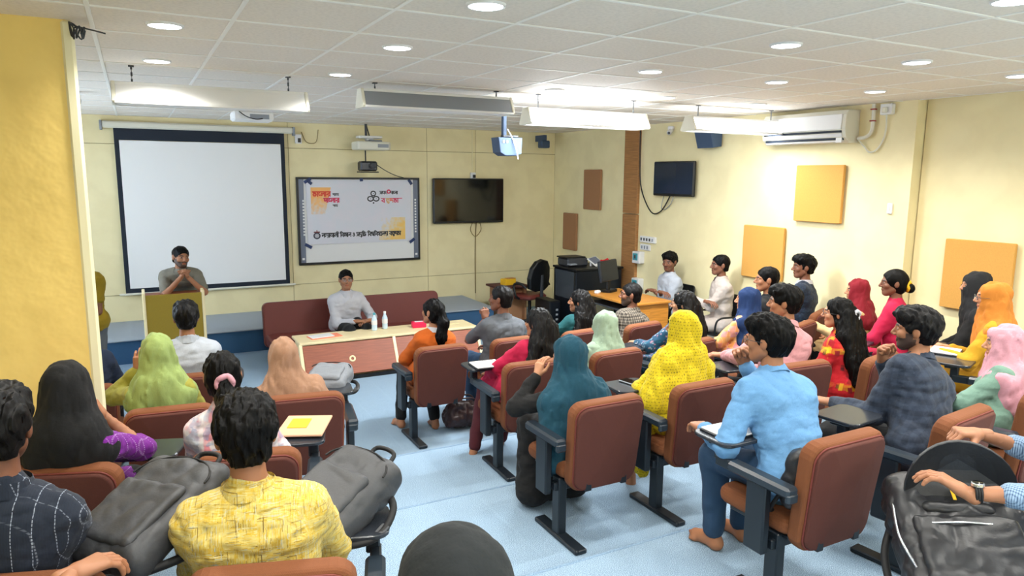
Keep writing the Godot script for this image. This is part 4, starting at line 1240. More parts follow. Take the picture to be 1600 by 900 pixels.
	part(t, "top", boxes([[Vector3(0, 0.6, 0), Vector3(0.55, 0.03, 0.45), 0.006]]), M.chair_shell)
	part(t, "side", boxes([[Vector3(-0.2, 0.29, 0), Vector3(0.03, 0.58, 0.4), 0.0], [Vector3(0.2, 0.29, 0), Vector3(0.03, 0.58, 0.4), 0.0], [Vector3(0, 0.3, 0.1), Vector3(0.4, 0.5, 0.02), 0.0]]), M.panel_brown)
	t = thing("carton", "small yellow carton on the small brown table", "box", Vector3(4.98, 0.615, 1.1), 10)
	part(t, "box", boxes([[Vector3(0, 0.045, 0), Vector3(0.2, 0.09, 0.14), 0.004]]), M.yellow)
	part(t, "flap", boxes([[Vector3(0.04, 0.095, 0), Vector3(0.14, 0.008, 0.1), 0.0]]), M.desk_orange)
	t = thing("office_chair", "black office chair with rounded back and dark red seat", "chair", Vector3(5.22, 0, 1.35), 20)
	var bk := MB.new()
	bk.xf = Transform3D(Basis(Vector3.RIGHT, deg_to_rad(6)), Vector3(0.02, 0.55, 0.16))
	bk.slab([Vector2(-0.21, 0.05), Vector2(-0.23, 0.2), Vector2(-0.2, 0.36), Vector2(-0.12, 0.46), Vector2(0.0, 0.49), Vector2(0.12, 0.46), Vector2(0.2, 0.36), Vector2(0.23, 0.2), Vector2(0.21, 0.05), Vector2(0.1, 0.0), Vector2(-0.1, 0.0)], -0.04, 0.04, 0.02, -0.03)
	part(t, "backrest", bk, M.black)
	part(t, "back_post", boxes([[Vector3(0.02, 0.60, 0.22), Vector3(0.05, 0.4, 0.03), 0.004]]), M.dark_grey)
	part(t, "seat", vox_box(Vector3(0, 0.46, -0.05), Vector3(0.46, 0.08, 0.46), 0.08), M.maroon)
	for s in [-1.0, 1.0]:
		var am := MB.new()
		am.tube(smooth([Vector3(s * 0.22, 0.44, -0.02), Vector3(s * 0.3, 0.5, -0.02), Vector3(s * 0.3, 0.66, -0.05), Vector3(s * 0.29, 0.68, 0.08), Vector3(s * 0.27, 0.62, 0.16)]), 0.018)
		part(t, "armrest", am, M.black)
	var ped := MB.new()
	ped.tube([Vector3(0, 0.42, 0), Vector3(0, 0.08, 0)], 0.025)
	part(t, "pedestal", ped, M.black)
	for k in 5:
		var lg := MB.new()
		lg.tube([Vector3(0, 0.09, 0), Vector3(cos(k * TAU / 5) * 0.27, 0.05, sin(k * TAU / 5) * 0.27)], 0.02, 0.014)
		lg.lathe(Vector3(cos(k * TAU / 5) * 0.27, 0.025, sin(k * TAU / 5) * 0.27), [[0.0, -0.025], [0.02, -0.02], [0.024, 0.0], [0.02, 0.02], [0.0, 0.025]], 10)
		part(t, "leg", lg, M.black)

func cb_keyboard() -> void:
	var t := thing("keyboard", "black keyboard lying on the wooden computer desk", "keyboard", Vector3(5.62, 0.75, 3.3), 70)
	part(t, "case", boxes([[Vector3(0, 0.01, 0), Vector3(0.42, 0.02, 0.14), 0.004]]), M.black)
	part(t, "keys", boxes([[Vector3(0, 0.023, 0.03), Vector3(0.39, 0.006, 0.03), 0.002], [Vector3(0, 0.023, -0.005), Vector3(0.39, 0.006, 0.03), 0.002], [Vector3(0, 0.023, -0.04), Vector3(0.39, 0.006, 0.03), 0.002]]), M.dark_grey)
	t = thing("desk_adapter", "small white adapter beside the monitor base on desk", "adapter", Vector3(5.28, 0.75, 3.05), 30)
	part(t, "body", boxes([[Vector3(0, 0.02, 0), Vector3(0.09, 0.04, 0.06), 0.01]]), M.white)
	var c := MB.new()
	c.tube(smooth([Vector3(0.04, 0.02, 0), Vector3(0.12, 0.012, 0.05), Vector3(0.2, 0.01, 0.02), Vector3(0.26, 0.01, -0.06)]), 0.005, -1, 6)
	part(t, "lead", c, M.black)

func crease(seed_: int, freq: float) -> FastNoiseLite:
	var n := FastNoiseLite.new()
	n.seed = seed_; n.frequency = freq; n.noise_type = FastNoiseLite.TYPE_SIMPLEX_SMOOTH; n.fractal_type = FastNoiseLite.FRACTAL_RIDGED; n.fractal_octaves = 2
	return n

func nz(seed_: int, freq: float) -> FastNoiseLite:
	var n := FastNoiseLite.new()
	n.seed = seed_; n.frequency = freq; n.noise_type = FastNoiseLite.TYPE_SIMPLEX_SMOOTH; n.fractal_octaves = 2
	return n

# ---------------------------------------------------------------- auditorium chairs
var chair_mesh := {}

func chair_parts() -> void:
	var tilt := Transform3D(Basis(Vector3.RIGHT, deg_to_rad(7)), Vector3(0, 0.32, 0))
	var outline := []
	for q in rrect(0.48, 0.53, 0.075, 5, 0.265): outline.append(q)
	for k in outline.size():
		var q: Vector2 = outline[k]
		if q.y < 0.2: outline[k] = Vector2(q.x * 0.94, q.y)
	var c := MB.new()
	c.xf = tilt
	c.slab(outline, 0.0, -0.075, 0.022, -0.025)
	chair_mesh.back_cushion = c.mesh()
	var inner := []
	for q in outline: inner.append(Vector2(q.x * 0.93, 0.265 + (q.y - 0.265) * 0.935))
	c = MB.new()
	c.xf = tilt
	c.slab(inner, -0.008, 0.022, 0.012, -0.025)
	chair_mesh.back_shell = c.mesh()
	c = MB.new()
	c.xf = tilt
	var loop := []
	for k in inner.size() + 1:
		var q: Vector2 = inner[k % inner.size()]
		loop.append(Vector3(q.x * 1.012, 0.265 + (q.y - 0.265) * 1.012, 0.003 - 0.025 * pow(q.x / 0.24, 2.0)))
	c.tube(loop, 0.0045, -1, 6)
	chair_mesh.piping = c.mesh()
	chair_mesh.seat = vox_box(Vector3(0, 0.415, -0.29), Vector3(0.46, 0.09, 0.46), 0.06).mesh()
	chair_mesh.seat_pan = boxes([[Vector3(0, 0.36, -0.27), Vector3(0.40, 0.025, 0.36), 0.006], [Vector3(0, 0.345, -0.1), Vector3(0.30, 0.05, 0.05), 0.004], [Vector3(-0.12, 0.38, -0.03), Vector3(0.04, 0.10, 0.10), 0.004], [Vector3(0.12, 0.38, -0.03), Vector3(0.04, 0.10, 0.10), 0.004]]).mesh()
	chair_mesh.beam = boxes([[Vector3(0, 0.315, -0.16), Vector3(0.5, 0.05, 0.05), 0.005]]).mesh()
	chair_mesh.leg = boxes([[Vector3(0, 0.19, -0.16), Vector3(0.055, 0.36, 0.075), 0.006]]).mesh()
	chair_mesh.foot_rail = boxes([[Vector3(0, 0.014, -0.15), Vector3(0.075, 0.028, 0.46), 0.006], [Vector3(0, 0.02, 0.07), Vector3(0.05, 0.02, 0.03), 0.004]]).mesh()
	chair_mesh.arm_post = boxes([[Vector3(0, 0.44, -0.2), Vector3(0.045, 0.33, 0.115), 0.008]]).mesh()
	var pad := MB.new()
	pad.box(Vector3(0, 0.625, -0.19), Vector3(0.07, 0.05, 0.36), 0.012)
	pad.box(Vector3(0, 0.6, -0.02), Vector3(0.064, 0.05, 0.03), 0.01)
	chair_mesh.arm_pad = pad.mesh()
	var tb := MB.new()
	var out := rrect(0.30, 0.25, 0.05, 4)
	tb.xf = Transform3D(Basis(Vector3.RIGHT, PI / 2), Vector3(0.10, 0.725, -0.48))
	tb.slab(out, 0.0, 0.018, 0.004)
	chair_mesh.tablet = tb.mesh()
	chair_mesh.tablet_arm = boxes([[Vector3(0, 0.62, -0.40), Vector3(0.04, 0.05, 0.12), 0.006], [Vector3(0.01, 0.665, -0.45), Vector3(0.05, 0.09, 0.05), 0.006], [Vector3(0.05, 0.695, -0.47), Vector3(0.14, 0.02, 0.08), 0.004]]).mesh()

func chair(x: float, row: String, turn: float, arm: int, tablet: bool, label: String, dz := 0.0) -> Node3D:
	var t := thing("auditorium_chair", label, "chair", Vector3(x, ROWS[row][1], ROWS[row][0] + dz), turn, "brown upholstered auditorium chairs")
	part_mesh(t, "backrest", chair_mesh.back_cushion, M.chair_cushion, "orange-brown front cushion")
	var sh := part_mesh(t, "back_shell", chair_mesh.back_shell, M.chair_shell, "dark brown-red rear cover")
	part_mesh(sh, "piping", chair_mesh.piping, M.chair_piping)
	part_mesh(t, "seat", chair_mesh.seat, M.chair_cushion)
	part_mesh(t, "seat_pan", chair_mesh.seat_pan, M.chair_metal)
	part_mesh(t, "beam", chair_mesh.beam, M.chair_metal)
	var side := -1.0 if arm <= 0 else 1.0
	var lg := part_mesh(t, "leg", chair_mesh.leg, M.chair_metal)
	lg.position.x = side * 0.2
	part_mesh(lg, "foot_rail", chair_mesh.foot_rail, M.chair_metal)
	if arm != 0:
		var a := part_mesh(t, "arm_post", chair_mesh.arm_post, M.chair_metal)
		a.position.x = side * 0.285
		var pd := part_mesh(t, "armrest", chair_mesh.arm_pad, M.chair_pad, "slate armrest pad")
		pd.position.x = side * 0.285
		if tablet:
			var ta := part_mesh(t, "tablet_arm", chair_mesh.tablet_arm, M.chair_metal)
			ta.position.x = side * 0.285
			ta.scale.x = -side
			var tt := part_mesh(t, "writing_tablet", chair_mesh.tablet, M.tablet_top, "dark glossy writing tablet")
			tt.position.x = side * 0.285 + (0.0 if side < 0 else -0.2)
	return t

func chairs() -> void:
	chair_parts()
	# right block
	chair(2.20, "a", 0, -1, false, "brown chair under the woman in orange with curly ponytail")
	chair(2.90, "a", 2, 0, false, "brown chair under the man in grey polo shirt")
	chair(3.62, "a", 5, -1, true, "brown chair under the woman in teal with loose wavy hair")
	chair(4.33, "a", 8, -1, true, "brown chair under the man in brown plaid shirt")
	chair(2.46, "b", -2, -1, true, "brown chair under the woman in magenta")
	chair(3.20, "b", 2, -1, true, "brown chair under the woman in mint headscarf")
	chair(3.98, "b", 8, -1, true, "brown chair under the woman in teal flowered dress")
	chair(4.74, "b", 12, -1, true, "brown chair under the woman in deep blue headscarf")
	chair(5.38, "b", 18, 0, false, "brown chair under the man whose dark hair shows above blue headscarf", -0.1)
	chair(6.0, "b", 24, 0, false, "brown chair under the man in navy ring-print shirt", -0.42)
	chair(6.05, "b", 24, 0, false, "brown chair under the woman in crimson headscarf", 0.25)
	chair(2.25, "c", 0, -1, false, "brown chair under the woman in dark teal headscarf")
	chair(2.96, "c", 0, -1, true, "brown chair under the woman in yellow dotted scarf")
	chair(3.88, "c", -4, -1, true, "brown chair under the man in pink shirt", -0.05)
	chair(4.55, "c", 12, 0, false, "brown chair under the woman in red patchwork dress with long wavy hair", 0.05)
	chair(5.55, "c", 20, -1, true, "brown chair under the woman in red with yellow hair tie", -0.25)
	chair(6.08, "c", 22, -1, true, "brown chair under the woman in black face veil", 0.15)
	chair(2.70, "d", 0, -1, true, "brown chair under the man in sky blue shirt", -0.05)
	chair(3.52, "d", 6, -1, true, "brown chair under the bearded man in dark checked shirt", 0.0)
	chair(4.30, "d", 14, -1, true, "brown chair under the woman in pale pink headscarf", -0.05)
	chair(5.30, "d", 20, -1, true, "brown chair under the woman in orange headscarf and glasses", -0.5)
	chair(3.18, "e", 8, -1, false, "brown chair under the man opening a black backpack", -0.1)
	# left block
	chair(-0.42, "a", -6, 0, false, "brown chair under the person in navy beside the yellow column")
	chair(0.26, "a", -6, 1, false, "brown chair under the man in white shirt before the lectern")
	chair(0.10, "b", -7, 0, false, "brown chair under the woman in light green headscarf", -0.04)
	chair(0.83, "b", -9, 1, true, "brown chair under the woman in beige headscarf", 0.06)
	chair(-0.35, "c", -20, 1, true, "brown chair under the woman in black headscarf and purple dress", -0.28)
	chair(0.36, "c", -14, 1, true, "brown chair under the woman with pink hair tie", -0.1)
	chair(-0.37, "d", -19, 0, false, "brown chair under the man in navy stitched shirt", -0.37)
	chair(0.28, "d", -18, 1, true, "brown chair under the man in yellow brushed-pattern shirt", -0.1)
	chair(-0.62, "e", -20, 0, false, "brown chair under the man resting a hand on the chair ahead", -0.5)
	chair(0.48, "e", -14, 0, false, "brown chair under the woman in plain black hood", 0.0)
	for q in [[6.12, 3.5, 90.0, "dark plastic chair under the man in white shirt at desk"], [6.10, 4.4, 80.0, "dark plastic chair under the man in pale pink shirt by wall"]]:
		var t := thing("plastic_chair", q[3], "chair", Vector3(q[0], 0, q[1]), q[2])
		part(t, "seat", vox_box(Vector3(0, 0.43, -0.02), Vector3(0.42, 0.03, 0.42), 0.05), M.black)
		var b := MB.new()
		b.xf = Transform3D(Basis(Vector3.RIGHT, deg_to_rad(10)), Vector3(0, 0.45, 0.2))
		b.slab(rrect(0.40, 0.40, 0.06, 4, 0.22), -0.012, 0.012, 0.005, -0.03)
		part(t, "backrest", b, M.black)
		for s in [[-1, -1], [1, -1], [-1, 1], [1, 1]]:
			var l := MB.new()
			l.tube([Vector3(s[0] * 0.18, 0.42, s[1] * 0.17), Vector3(s[0] * 0.2, 0.0, s[1] * 0.2)], 0.012)
			part(t, "leg", l, M.dark_grey)
		for s in [-1.0, 1.0]:
			var a := MB.new()
			a.tube(smooth([Vector3(s * 0.19, 0.42, -0.17), Vector3(s * 0.25, 0.62, -0.18), Vector3(s * 0.25, 0.65, 0.0), Vector3(s * 0.21, 0.62, 0.2)]), 0.012)
			part(t, "armrest", a, M.black)

# ---------------------------------------------------------------- people
var head_t := {}
var hand_t := {}
var foot_t: MB

func head_template(female: bool, ears := true) -> MB:
	var v := Vox.new(0.0046)
	var w := 0.95 if female else 1.0
	v.ell(Vector3(0, 0.025, 0.012), Vector3(0.074, 0.088, 0.094), 0.01)
	v.ell(Vector3(0, -0.033, -0.028), Vector3(0.058 * w, 0.080, 0.061), 0.03)
	v.ell(Vector3(0, -0.094, -0.060), Vector3(0.024 * w, 0.018, 0.02), 0.028)
	for s in [-1.0, 1.0]:
		v.cap(Vector3(s * 0.047 * w, -0.055, 0.0), Vector3(s * 0.02, -0.092, -0.055), 0.02, 0.016, 0.03)
		v.ell(Vector3(s * 0.042, -0.025, -0.062), Vector3(0.02, 0.02, 0.016), 0.02)
		v.cap(Vector3(s * 0.012, 0.020, -0.083), Vector3(s * 0.047, 0.018, -0.066), 0.009, 0.008, 0.014)
	v.cap(Vector3(0, 0.008, -0.087), Vector3(0, -0.028, -0.106), 0.0075, 0.0125, 0.014)
	for s in [-1.0, 1.0]:
		v.ell(Vector3(s * 0.0125, -0.034, -0.096), Vector3(0.0085, 0.0075, 0.009), 0.006)
		if ears: v.ell(Vector3(s * 0.077, -0.005, 0.012), Vector3(0.011, 0.032, 0.02), 0.008, Basis(Vector3.UP, s * 0.35))
		v.ell(Vector3(s * 0.032, 0.0, -0.0735), Vector3(0.0145, 0.0115, 0.0125), 0.003)
	v.cap(Vector3(-0.018, -0.060, -0.083), Vector3(0.018, -0.060, -0.083), 0.0065, 0.0065, 0.006)
	v.cap(Vector3(-0.014, -0.068, -0.083), Vector3(0.014, -0.068, -0.083), 0.0065, 0.0065, 0.004)
	var m := MB.new()
	v.into(m, true)
	return m

func hand_template(curl: Array, thumb_in: float) -> MB:       # right hand, wrist at origin, fingers toward -z, palm down
	var v := Vox.new(0.0042)
	v.cap(Vector3(0, 0, 0.03), Vector3(0, 0, -0.02), 0.025, 0.024, 0.02)
	var xs := [-0.034, -0.0115, 0.0115, 0.033]
	var ln := [0.95, 1.06, 1.0, 0.78]
	for k in 4:
		var x: float = xs[k]
		var kn := Vector3(x, 0.003, -0.088 + 0.18 * absf(x - 0.0) * (1.0 if k == 3 else 0.4))
		v.cap(Vector3(x * 0.55, 0, -0.02), kn, 0.016, 0.0125, 0.016)
		var a := 0.0
		var at := kn
		for j in 3:
			a += deg_to_rad(curl[j] * (1.0 + 0.12 * (k - 1)))
			var dir := Vector3(x * (0.9 - 0.5 * sin(a)), -sin(a), -cos(a)).normalized()
			var l: float = [0.043, 0.027, 0.021][j] * ln[k]
			v.cap(at, at + dir * l, [0.0098, 0.009, 0.0083][j], [0.009, 0.0083, 0.0072][j], 0.004)
			at += dir * l
	var t0 := Vector3(-0.022, -0.006, -0.025)
	var t1 := t0 + Vector3(-0.030, -0.012 - 0.012 * thumb_in, -0.030)
	var t2 := t1 + Vector3(-0.014 + 0.034 * thumb_in, -0.004 - 0.012 * thumb_in, -0.032)
	var t3 := t2 + Vector3(-0.004 + 0.022 * thumb_in, -0.002, -0.024)
	v.cap(t0, t1, 0.016, 0.0125, 0.012); v.cap(t1, t2, 0.012, 0.0105, 0.004); v.cap(t2, t3, 0.0102, 0.0085, 0.004)
	var m := MB.new()
	v.into(m)
	return m

func foot_template() -> MB:                                   # sole on y = 0, ankle over the origin, toes toward -z
	var v := Vox.new(0.006)
	v.cap(Vector3(0, 0.09, 0.0), Vector3(0, 0.035, 0.022), 0.034, 0.032, 0.02)
	v.cap(Vector3(0, 0.035, 0.02), Vector3(0.0, 0.028, -0.12), 0.032, 0.026, 0.03)
	v.cap(Vector3(0, 0.07, -0.01), Vector3(-0.005, 0.03, -0.11), 0.03, 0.024, 0.03)
	v.cap(Vector3(-0.02, 0.022, -0.12), Vector3(0.026, 0.018, -0.105), 0.021, 0.017, 0.02)
	for k in 5:
		var x := -0.027 + k * 0.0155
		v.cap(Vector3(x, 0.017, -0.125 + k * 0.006), Vector3(x, 0.012, -0.172 + k * 0.011), 0.0125 if k == 0 else 0.0085, 0.0115 if k == 0 else 0.0072, 0.005)
	v.plane(Vector3.DOWN, 0.0)
	var m := MB.new()
	v.into(m)
	return m

func append(dst: MB, src: MB, xf: Transform3D, skin: Color, beard := 0.0, mirror := false) -> void:
	var b := dst.p.size()
	var bs := xf.basis
	for k in src.p.size():
		var q := src.p[k]
		var nn := src.n[k]
		if mirror:
			q.x = -q.x; nn.x = -nn.x
		var cc := src.c[k]
		var col := Color(cc.r * skin.r, cc.g * skin.g, cc.b * skin.b) if cc.a > 0.5 else Color(cc.r, cc.g, cc.b)
		if beard > 0.0 and cc.a > 0.5 and cc.g > 0.9:
			var y := q.y
			if (y < -0.045 and q.z > -0.1 and q.z < 0.012 and (absf(q.x) > 0.02 or y < -0.078 or y > -0.056)) or (absf(q.x) > 0.055 and y < -0.015 and q.z < -0.003 and q.z > -0.04):
				if not (y > -0.055 and absf(q.x) < 0.045 and y > -0.045): col = col.lerp(Color(0.018, 0.015, 0.014), beard)
		dst.p.append(xf * q); dst.n.append((bs * nn).normalized()); dst.c.append(Color(col.r, col.g, col.b)); dst.u.append(Vector2.ZERO)
	for k in range(0, src.i.size(), 3):
		if mirror: dst.i.append_array([b + src.i[k], b + src.i[k + 2], b + src.i[k + 1]])
		else: dst.i.append_array([b + src.i[k], b + src.i[k + 1], b + src.i[k + 2]])

func joint(s: Vector3, w: Vector3, a: float, b: float, hint: Vector3) -> Array:      # two-bone chain: [elbow, end]
	var d := w - s
	var l := clampf(d.length(), absf(a - b) + 0.02, a + b - 0.004)
	var dir := d.normalized()
	var t := (a * a - b * b + l * l) / (2.0 * l)
	var hgt := sqrt(maxf(0.0, a * a - t * t))
	var pp := (hint - dir * hint.dot(dir)).normalized()
	return [s + dir * t + pp * hgt, s + dir * l]

func person(d: Dictionary) -> Node3D:
	var female: bool = d.get("f", false)
	var s: float = d.get("s", 0.94 if female else 1.0)
	var cell: float = d.get("cell", 0.02)
	var root := thing("person", d.label, "person", d.at, d.get("yaw", 0.0))
	var inv := root.transform.affine_inverse()
	var H: Vector3 = inv * (d.head as Vector3)
	var tgt: Vector3 = d.get("look", SPEAKER)
	var hb := Basis.looking_at(inv.basis * (tgt - d.head), Vector3.UP)
	hb = hb * Basis.from_euler(Vector3(deg_to_rad(d.get("nod", 0.0)), 0, deg_to_rad(d.get("tip", 0.0))))
	var hs: float = d.get("hs", 0.96 if female else 1.02)
	var P := Vector3(0, d.get("seat", 0.44) + 0.095 * s, 0)
	var C7 := H + Vector3(0, -0.185 * hs, 0) + hb.z * 0.035
	var ax := (C7 - P).normalized()
	var rt := Vector3.RIGHT.rotated(Vector3.UP, deg_to_rad(d.get("sh", 0.0)))
	rt = (rt - ax * rt.dot(ax)).normalized()
	var bk := rt.cross(ax)
	var L := (C7 - P).length()
	var sw := (0.142 if female else 0.168) * s
	var skin: Color = (d.get("skin", Color(0.66, 0.45, 0.32)) as Color).srgb_to_linear()
	var top: String = d.top
	var S := []
	var E := []
	var W := []
	var K := []
	var A := []
	for k in 2:                                              # 0 left, 1 right
		var sg := -1.0 if k == 0 else 1.0
		S.append(C7 - ax * 0.065 * s + rt * sg * sw)
		var target: Vector3 = P + Vector3(sg * 0.11, 0.09, -0.36 * s)
		var key := "hl" if k == 0 else "hr"
		if d.has(key): target = inv * (d[key] as Vector3)
		var hint: Vector3 = rt * sg * 0.7 - ax * 0.8 + bk * 0.35
		var hk := "el" if k == 0 else "er"
		if d.has(hk): hint = inv * (d[hk] as Vector3) - S[k]
		var j := joint(S[k], target, 0.285 * s, 0.25 * s, hint)
		E.append(j[0]); W.append(j[1])
		if d.get("stand", false):
			K.append(Vector3(sg * 0.1, 0.49 * s, -0.02)); A.append(Vector3(sg * 0.11, 0.08, 0.03))
		else:
			K.append(P + Vector3(sg * d.get("spread", 0.11), -0.02, -0.41 * s)); A.append(Vector3(sg * 0.1, 0.085, -0.40 * s + d.get("foot", 0.0)))
		var fk := "fl" if k == 0 else "fr"
		if d.has(fk): A[k] = inv * (d[fk] as Vector3) + Vector3(0, 0.085, 0)
	# body
	var body := MB.new()
	body.use_c = true
	var v := Vox.new(0.022)
	v.cap(H + hb * Vector3(0, -0.05, 0.02), C7 - ax * 0.02, 0.05 * hs, 0.058 * s, 0.04)
	torso(v, P, C7, ax, rt, bk, S, s, 0.0, female, L)
	for k in 2:
		v.cap(S[k], E[k], 0.047 * s, 0.038 * s, 0.03); v.cap(E[k], W[k], 0.038 * s, 0.026 * s, 0.02)
		var hip := P + rt * (-0.085 if k == 0 else 0.085) * s
		v.cap(hip, K[k], 0.082 * s, 0.058 * s, 0.03); v.cap(K[k], A[k], 0.056 * s, 0.036 * s, 0.03)
	v.into(body)
	for k in body.c.size(): body.c[k] = skin
	append(body, head_t["c" if d.has("scarf") else ("f" if female else "m")], Transform3D(hb.scaled(Vector3.ONE * hs), H), skin, d.get("beard", 0.0))
	for k in 2:
		var fd: Vector3 = (W[k] - E[k]).normalized()
		var fk := "fdl" if k == 0 else "fdr"
		if d.has(fk): fd = (inv.basis * (d[fk] as Vector3)).normalized()
		var pn := Vector3.DOWN
		var pk := "pnl" if k == 0 else "pnr"
		if d.has(pk): pn = inv.basis * (d[pk] as Vector3)
		if absf(fd.dot(pn)) > 0.93: pn = -bk
		var y := -(pn - fd * pn.dot(fd)).normalized()
		var bs := Basis(y.cross(-fd), y, -fd)
		append(body, hand_t[d.get("pl" if k == 0 else "pr", "relaxed")], Transform3D(bs.scaled_local(Vector3.ONE * (0.88 if female else 0.97) * s), W[k]), skin, 0.0, k == 0)
		var fy: Basis = Basis(Vector3.UP, deg_to_rad(d.get("toe", 8.0)) * (1.0 if k == 0 else -1.0))
		append(body, foot_t, Transform3D(fy.scaled(Vector3.ONE * (0.92 if female else 1.0)), A[k] - Vector3(0, 0.085, 0)), skin, 0.0, k == 0)
	part(root, "body", body, M.skin)
	if d.has("watch"):
		var along: Vector3 = (W[0] - E[0]).normalized()
		var out := (Vector3.UP - along * along.y).normalized()
		var t := thing("wrist_watch", d.watch, "watch")
		t.transform = root.transform * Transform3D(Basis(out.cross(-along), out, -along), W[0].lerp(E[0], 0.14))
		var strap := MB.new()
		var pts := []
		for k in 21: pts.append(Vector3(cos(k * TAU / 20) * 0.031, sin(k * TAU / 20) * 0.031, 0))
		for off in [-0.008, 0.0, 0.008]:
			var band := []
			for q in pts: band.append(q + Vector3(0, 0, off))
			strap.tube(band, 0.005, -1, 6)
		part(t, "strap", strap, M.strap)
		var dial := MB.new()
		dial.lathe(Vector3(0, 0.034, 0), [[0.0, 0.008], [0.017, 0.008], [0.021, 0.004], [0.021, -0.006]], 20)
		part(t, "dial", dial, M.black_gloss)
		var rim := MB.new()
		rim.lathe(Vector3(0, 0.034, 0), [[0.018, 0.0085], [0.0215, 0.007], [0.0225, -0.003]], 20)
		part(t, "bezel", rim, M.chrome)
	# upper garment
	v = Vox.new(cell)
	v.noise = crease(int(absf(d.at.x * 100.0)) + 3, 6.5); v.amp = d.get("fold", 0.009); v.stretch = Vector3(1.0, 1.6, 1.0)
	torso(v, P, C7, ax, rt, bk, S, s, 0.02, female, L)
	var sleeve: float = d.get("sleeve", 1.9)
	for k in 2:
		var end: Vector3 = S[k].lerp(E[k], minf(1.0, sleeve))
		v.cap(S[k], end, 0.066 * s, 0.060 * s, 0.03)
		if sleeve > 1.0: v.cap(E[k], E[k].lerp(W[k], sleeve - 1.0), 0.058 * s, 0.046 * s, 0.025)
	if d.get("gown", false):                                # tunic skirt over the thighs
		for k in 2:
			var hip := P + rt * (-0.08 if k == 0 else 0.08) * s
			v.cap(hip, hip.lerp(K[k], 0.95), 0.105 * s, 0.085 * s, 0.06)
			if d.get("long", false):
				v.cap(K[k], A[k] + Vector3((-0.05 if k == 0 else 0.05), 0.03, 0.03), 0.095 * s, 0.115, 0.08)
		v.cap(P, (K[0] + K[1]) * 0.5, 0.1 * s, 0.075 * s, 0.06)
		if d.get("long", false): v.cap((K[0] + K[1]) * 0.5, (A[0] + A[1]) * 0.5 + Vector3(0, 0.03, 0), 0.09, 0.11, 0.08)
	v.cap(C7 - ax * 0.06 + bk * 0.008, C7.lerp(H, 0.12), 0.082 * s, 0.068 * s, 0.03)
	v.plane(Vector3.DOWN, -0.006)
	var g := MB.new()
	v.into(g)
	part(root, d.get("garment", "dress" if female else "shirt"), g, M[top])
	if d.get("collar", not female):
		var ring := []
		for k in 19:
			var a := deg_to_rad(-160.0 + k * 320.0 / 18)
			ring.append(C7.lerp(H, 0.08) + ax * (0.012 * cos(a)) + bk * (cos(a) * 0.078 - 0.008) * s + rt * sin(a) * 0.08 * s)
		var cl := MB.new()
		var r2 := []
		for k in ring.size(): r2.append((ring[k] as Vector3) + ax * 0.032 + (ring[k] - C7).normalized() * -0.004)
		for k in ring.size() - 1:
			var m0: Vector3 = C7 + ax * 0.02
			cl.poly([ring[k], ring[k + 1], r2[k + 1], r2[k]], m0)
			var o0: Vector3 = (ring[k] - m0).normalized() * 0.012 - ax * 0.012
			var o1: Vector3 = (ring[k + 1] - m0).normalized() * 0.012 - ax * 0.012
			cl.poly([r2[k], r2[k + 1], ring[k + 1] + o1, ring[k] + o0], m0)
		part(root, "collar", cl, M[d.get("collar_mat", top)])
	# lower garment
	v = Vox.new(maxf(cell, 0.02))
	v.noise = crease(int(absf(d.at.z * 100.0)) + 9, 4.5); v.amp = 0.009
	var cuff: float = d.get("cuff", 0.95)
	for k in 2:
		var hip := P + rt * (-0.085 if k == 0 else 0.085) * s - ax * 0.0
		v.cap(hip, K[k], 0.097 * s, 0.075 * s, 0.03); v.cap(K[k], K[k].lerp(A[k], cuff), 0.073 * s, 0.058 * s, 0.03)
	v.cap(P - rt * 0.07 * s, P + rt * 0.07 * s, 0.118 * s, 0.118 * s, 0.04)
	v.plane(Vector3.DOWN, -0.006)
	g = MB.new()
	v.into(g)
	part(root, "trousers", g, M[d.get("legs", "c_dark")])
	# head covering or hair
	if d.has("scarf"): scarf(root, d, H, hb, hs, C7, ax, rt, bk, s, minf(cell, 0.013))
	if d.has("hair"): hair(root, d, H, hb, hs, C7, ax, rt, bk, s)
	if d.get("glasses", false): spectacles(root, H, hb, hs)
	return root

func torso(v: Vox, P: Vector3, C7: Vector3, ax: Vector3, rt: Vector3, bk: Vector3, S: Array, s: float, g: float, female: bool, L: float) -> void:
	var w := 0.86 if female else 1.0
	v.cap(P - rt * 0.08 * s, P + rt * 0.08 * s, (0.118 if female else 0.112) * s + g, (0.118 if female else 0.112) * s + g, 0.04)
	v.cap(P + ax * L * 0.4 - rt * 0.06 * s * w, P + ax * L * 0.4 + rt * 0.06 * s * w, 0.10 * s * w + g, 0.10 * s * w + g, 0.07)
	v.cap(P + ax * L * 0.72 - rt * 0.085 * s * w + bk * 0.005, P + ax * L * 0.72 + rt * 0.085 * s * w + bk * 0.005, 0.102 * s * w + g, 0.102 * s * w + g, 0.07)
	v.cap(P, C7 - ax * 0.08, 0.1 * s * w + g, 0.085 * s * w + g, 0.05)
	v.cap(S[0].lerp(S[1], 0.1), S[0].lerp(S[1], 0.9), 0.06 * s + g, 0.06 * s + g, 0.05)
	v.cap(S[0].lerp(S[1], 0.28) + ax * 0.035, S[0].lerp(S[1], 0.72) + ax * 0.035, 0.05 * s + g * 0.6, 0.05 * s + g * 0.6, 0.04)
	if female:
		for sg in [-1.0, 1.0]: v.ell(P + ax * L * 0.66 + rt * sg * 0.062 * s - bk * 0.075 * s, Vector3.ONE * (0.055 * s + g), 0.04)

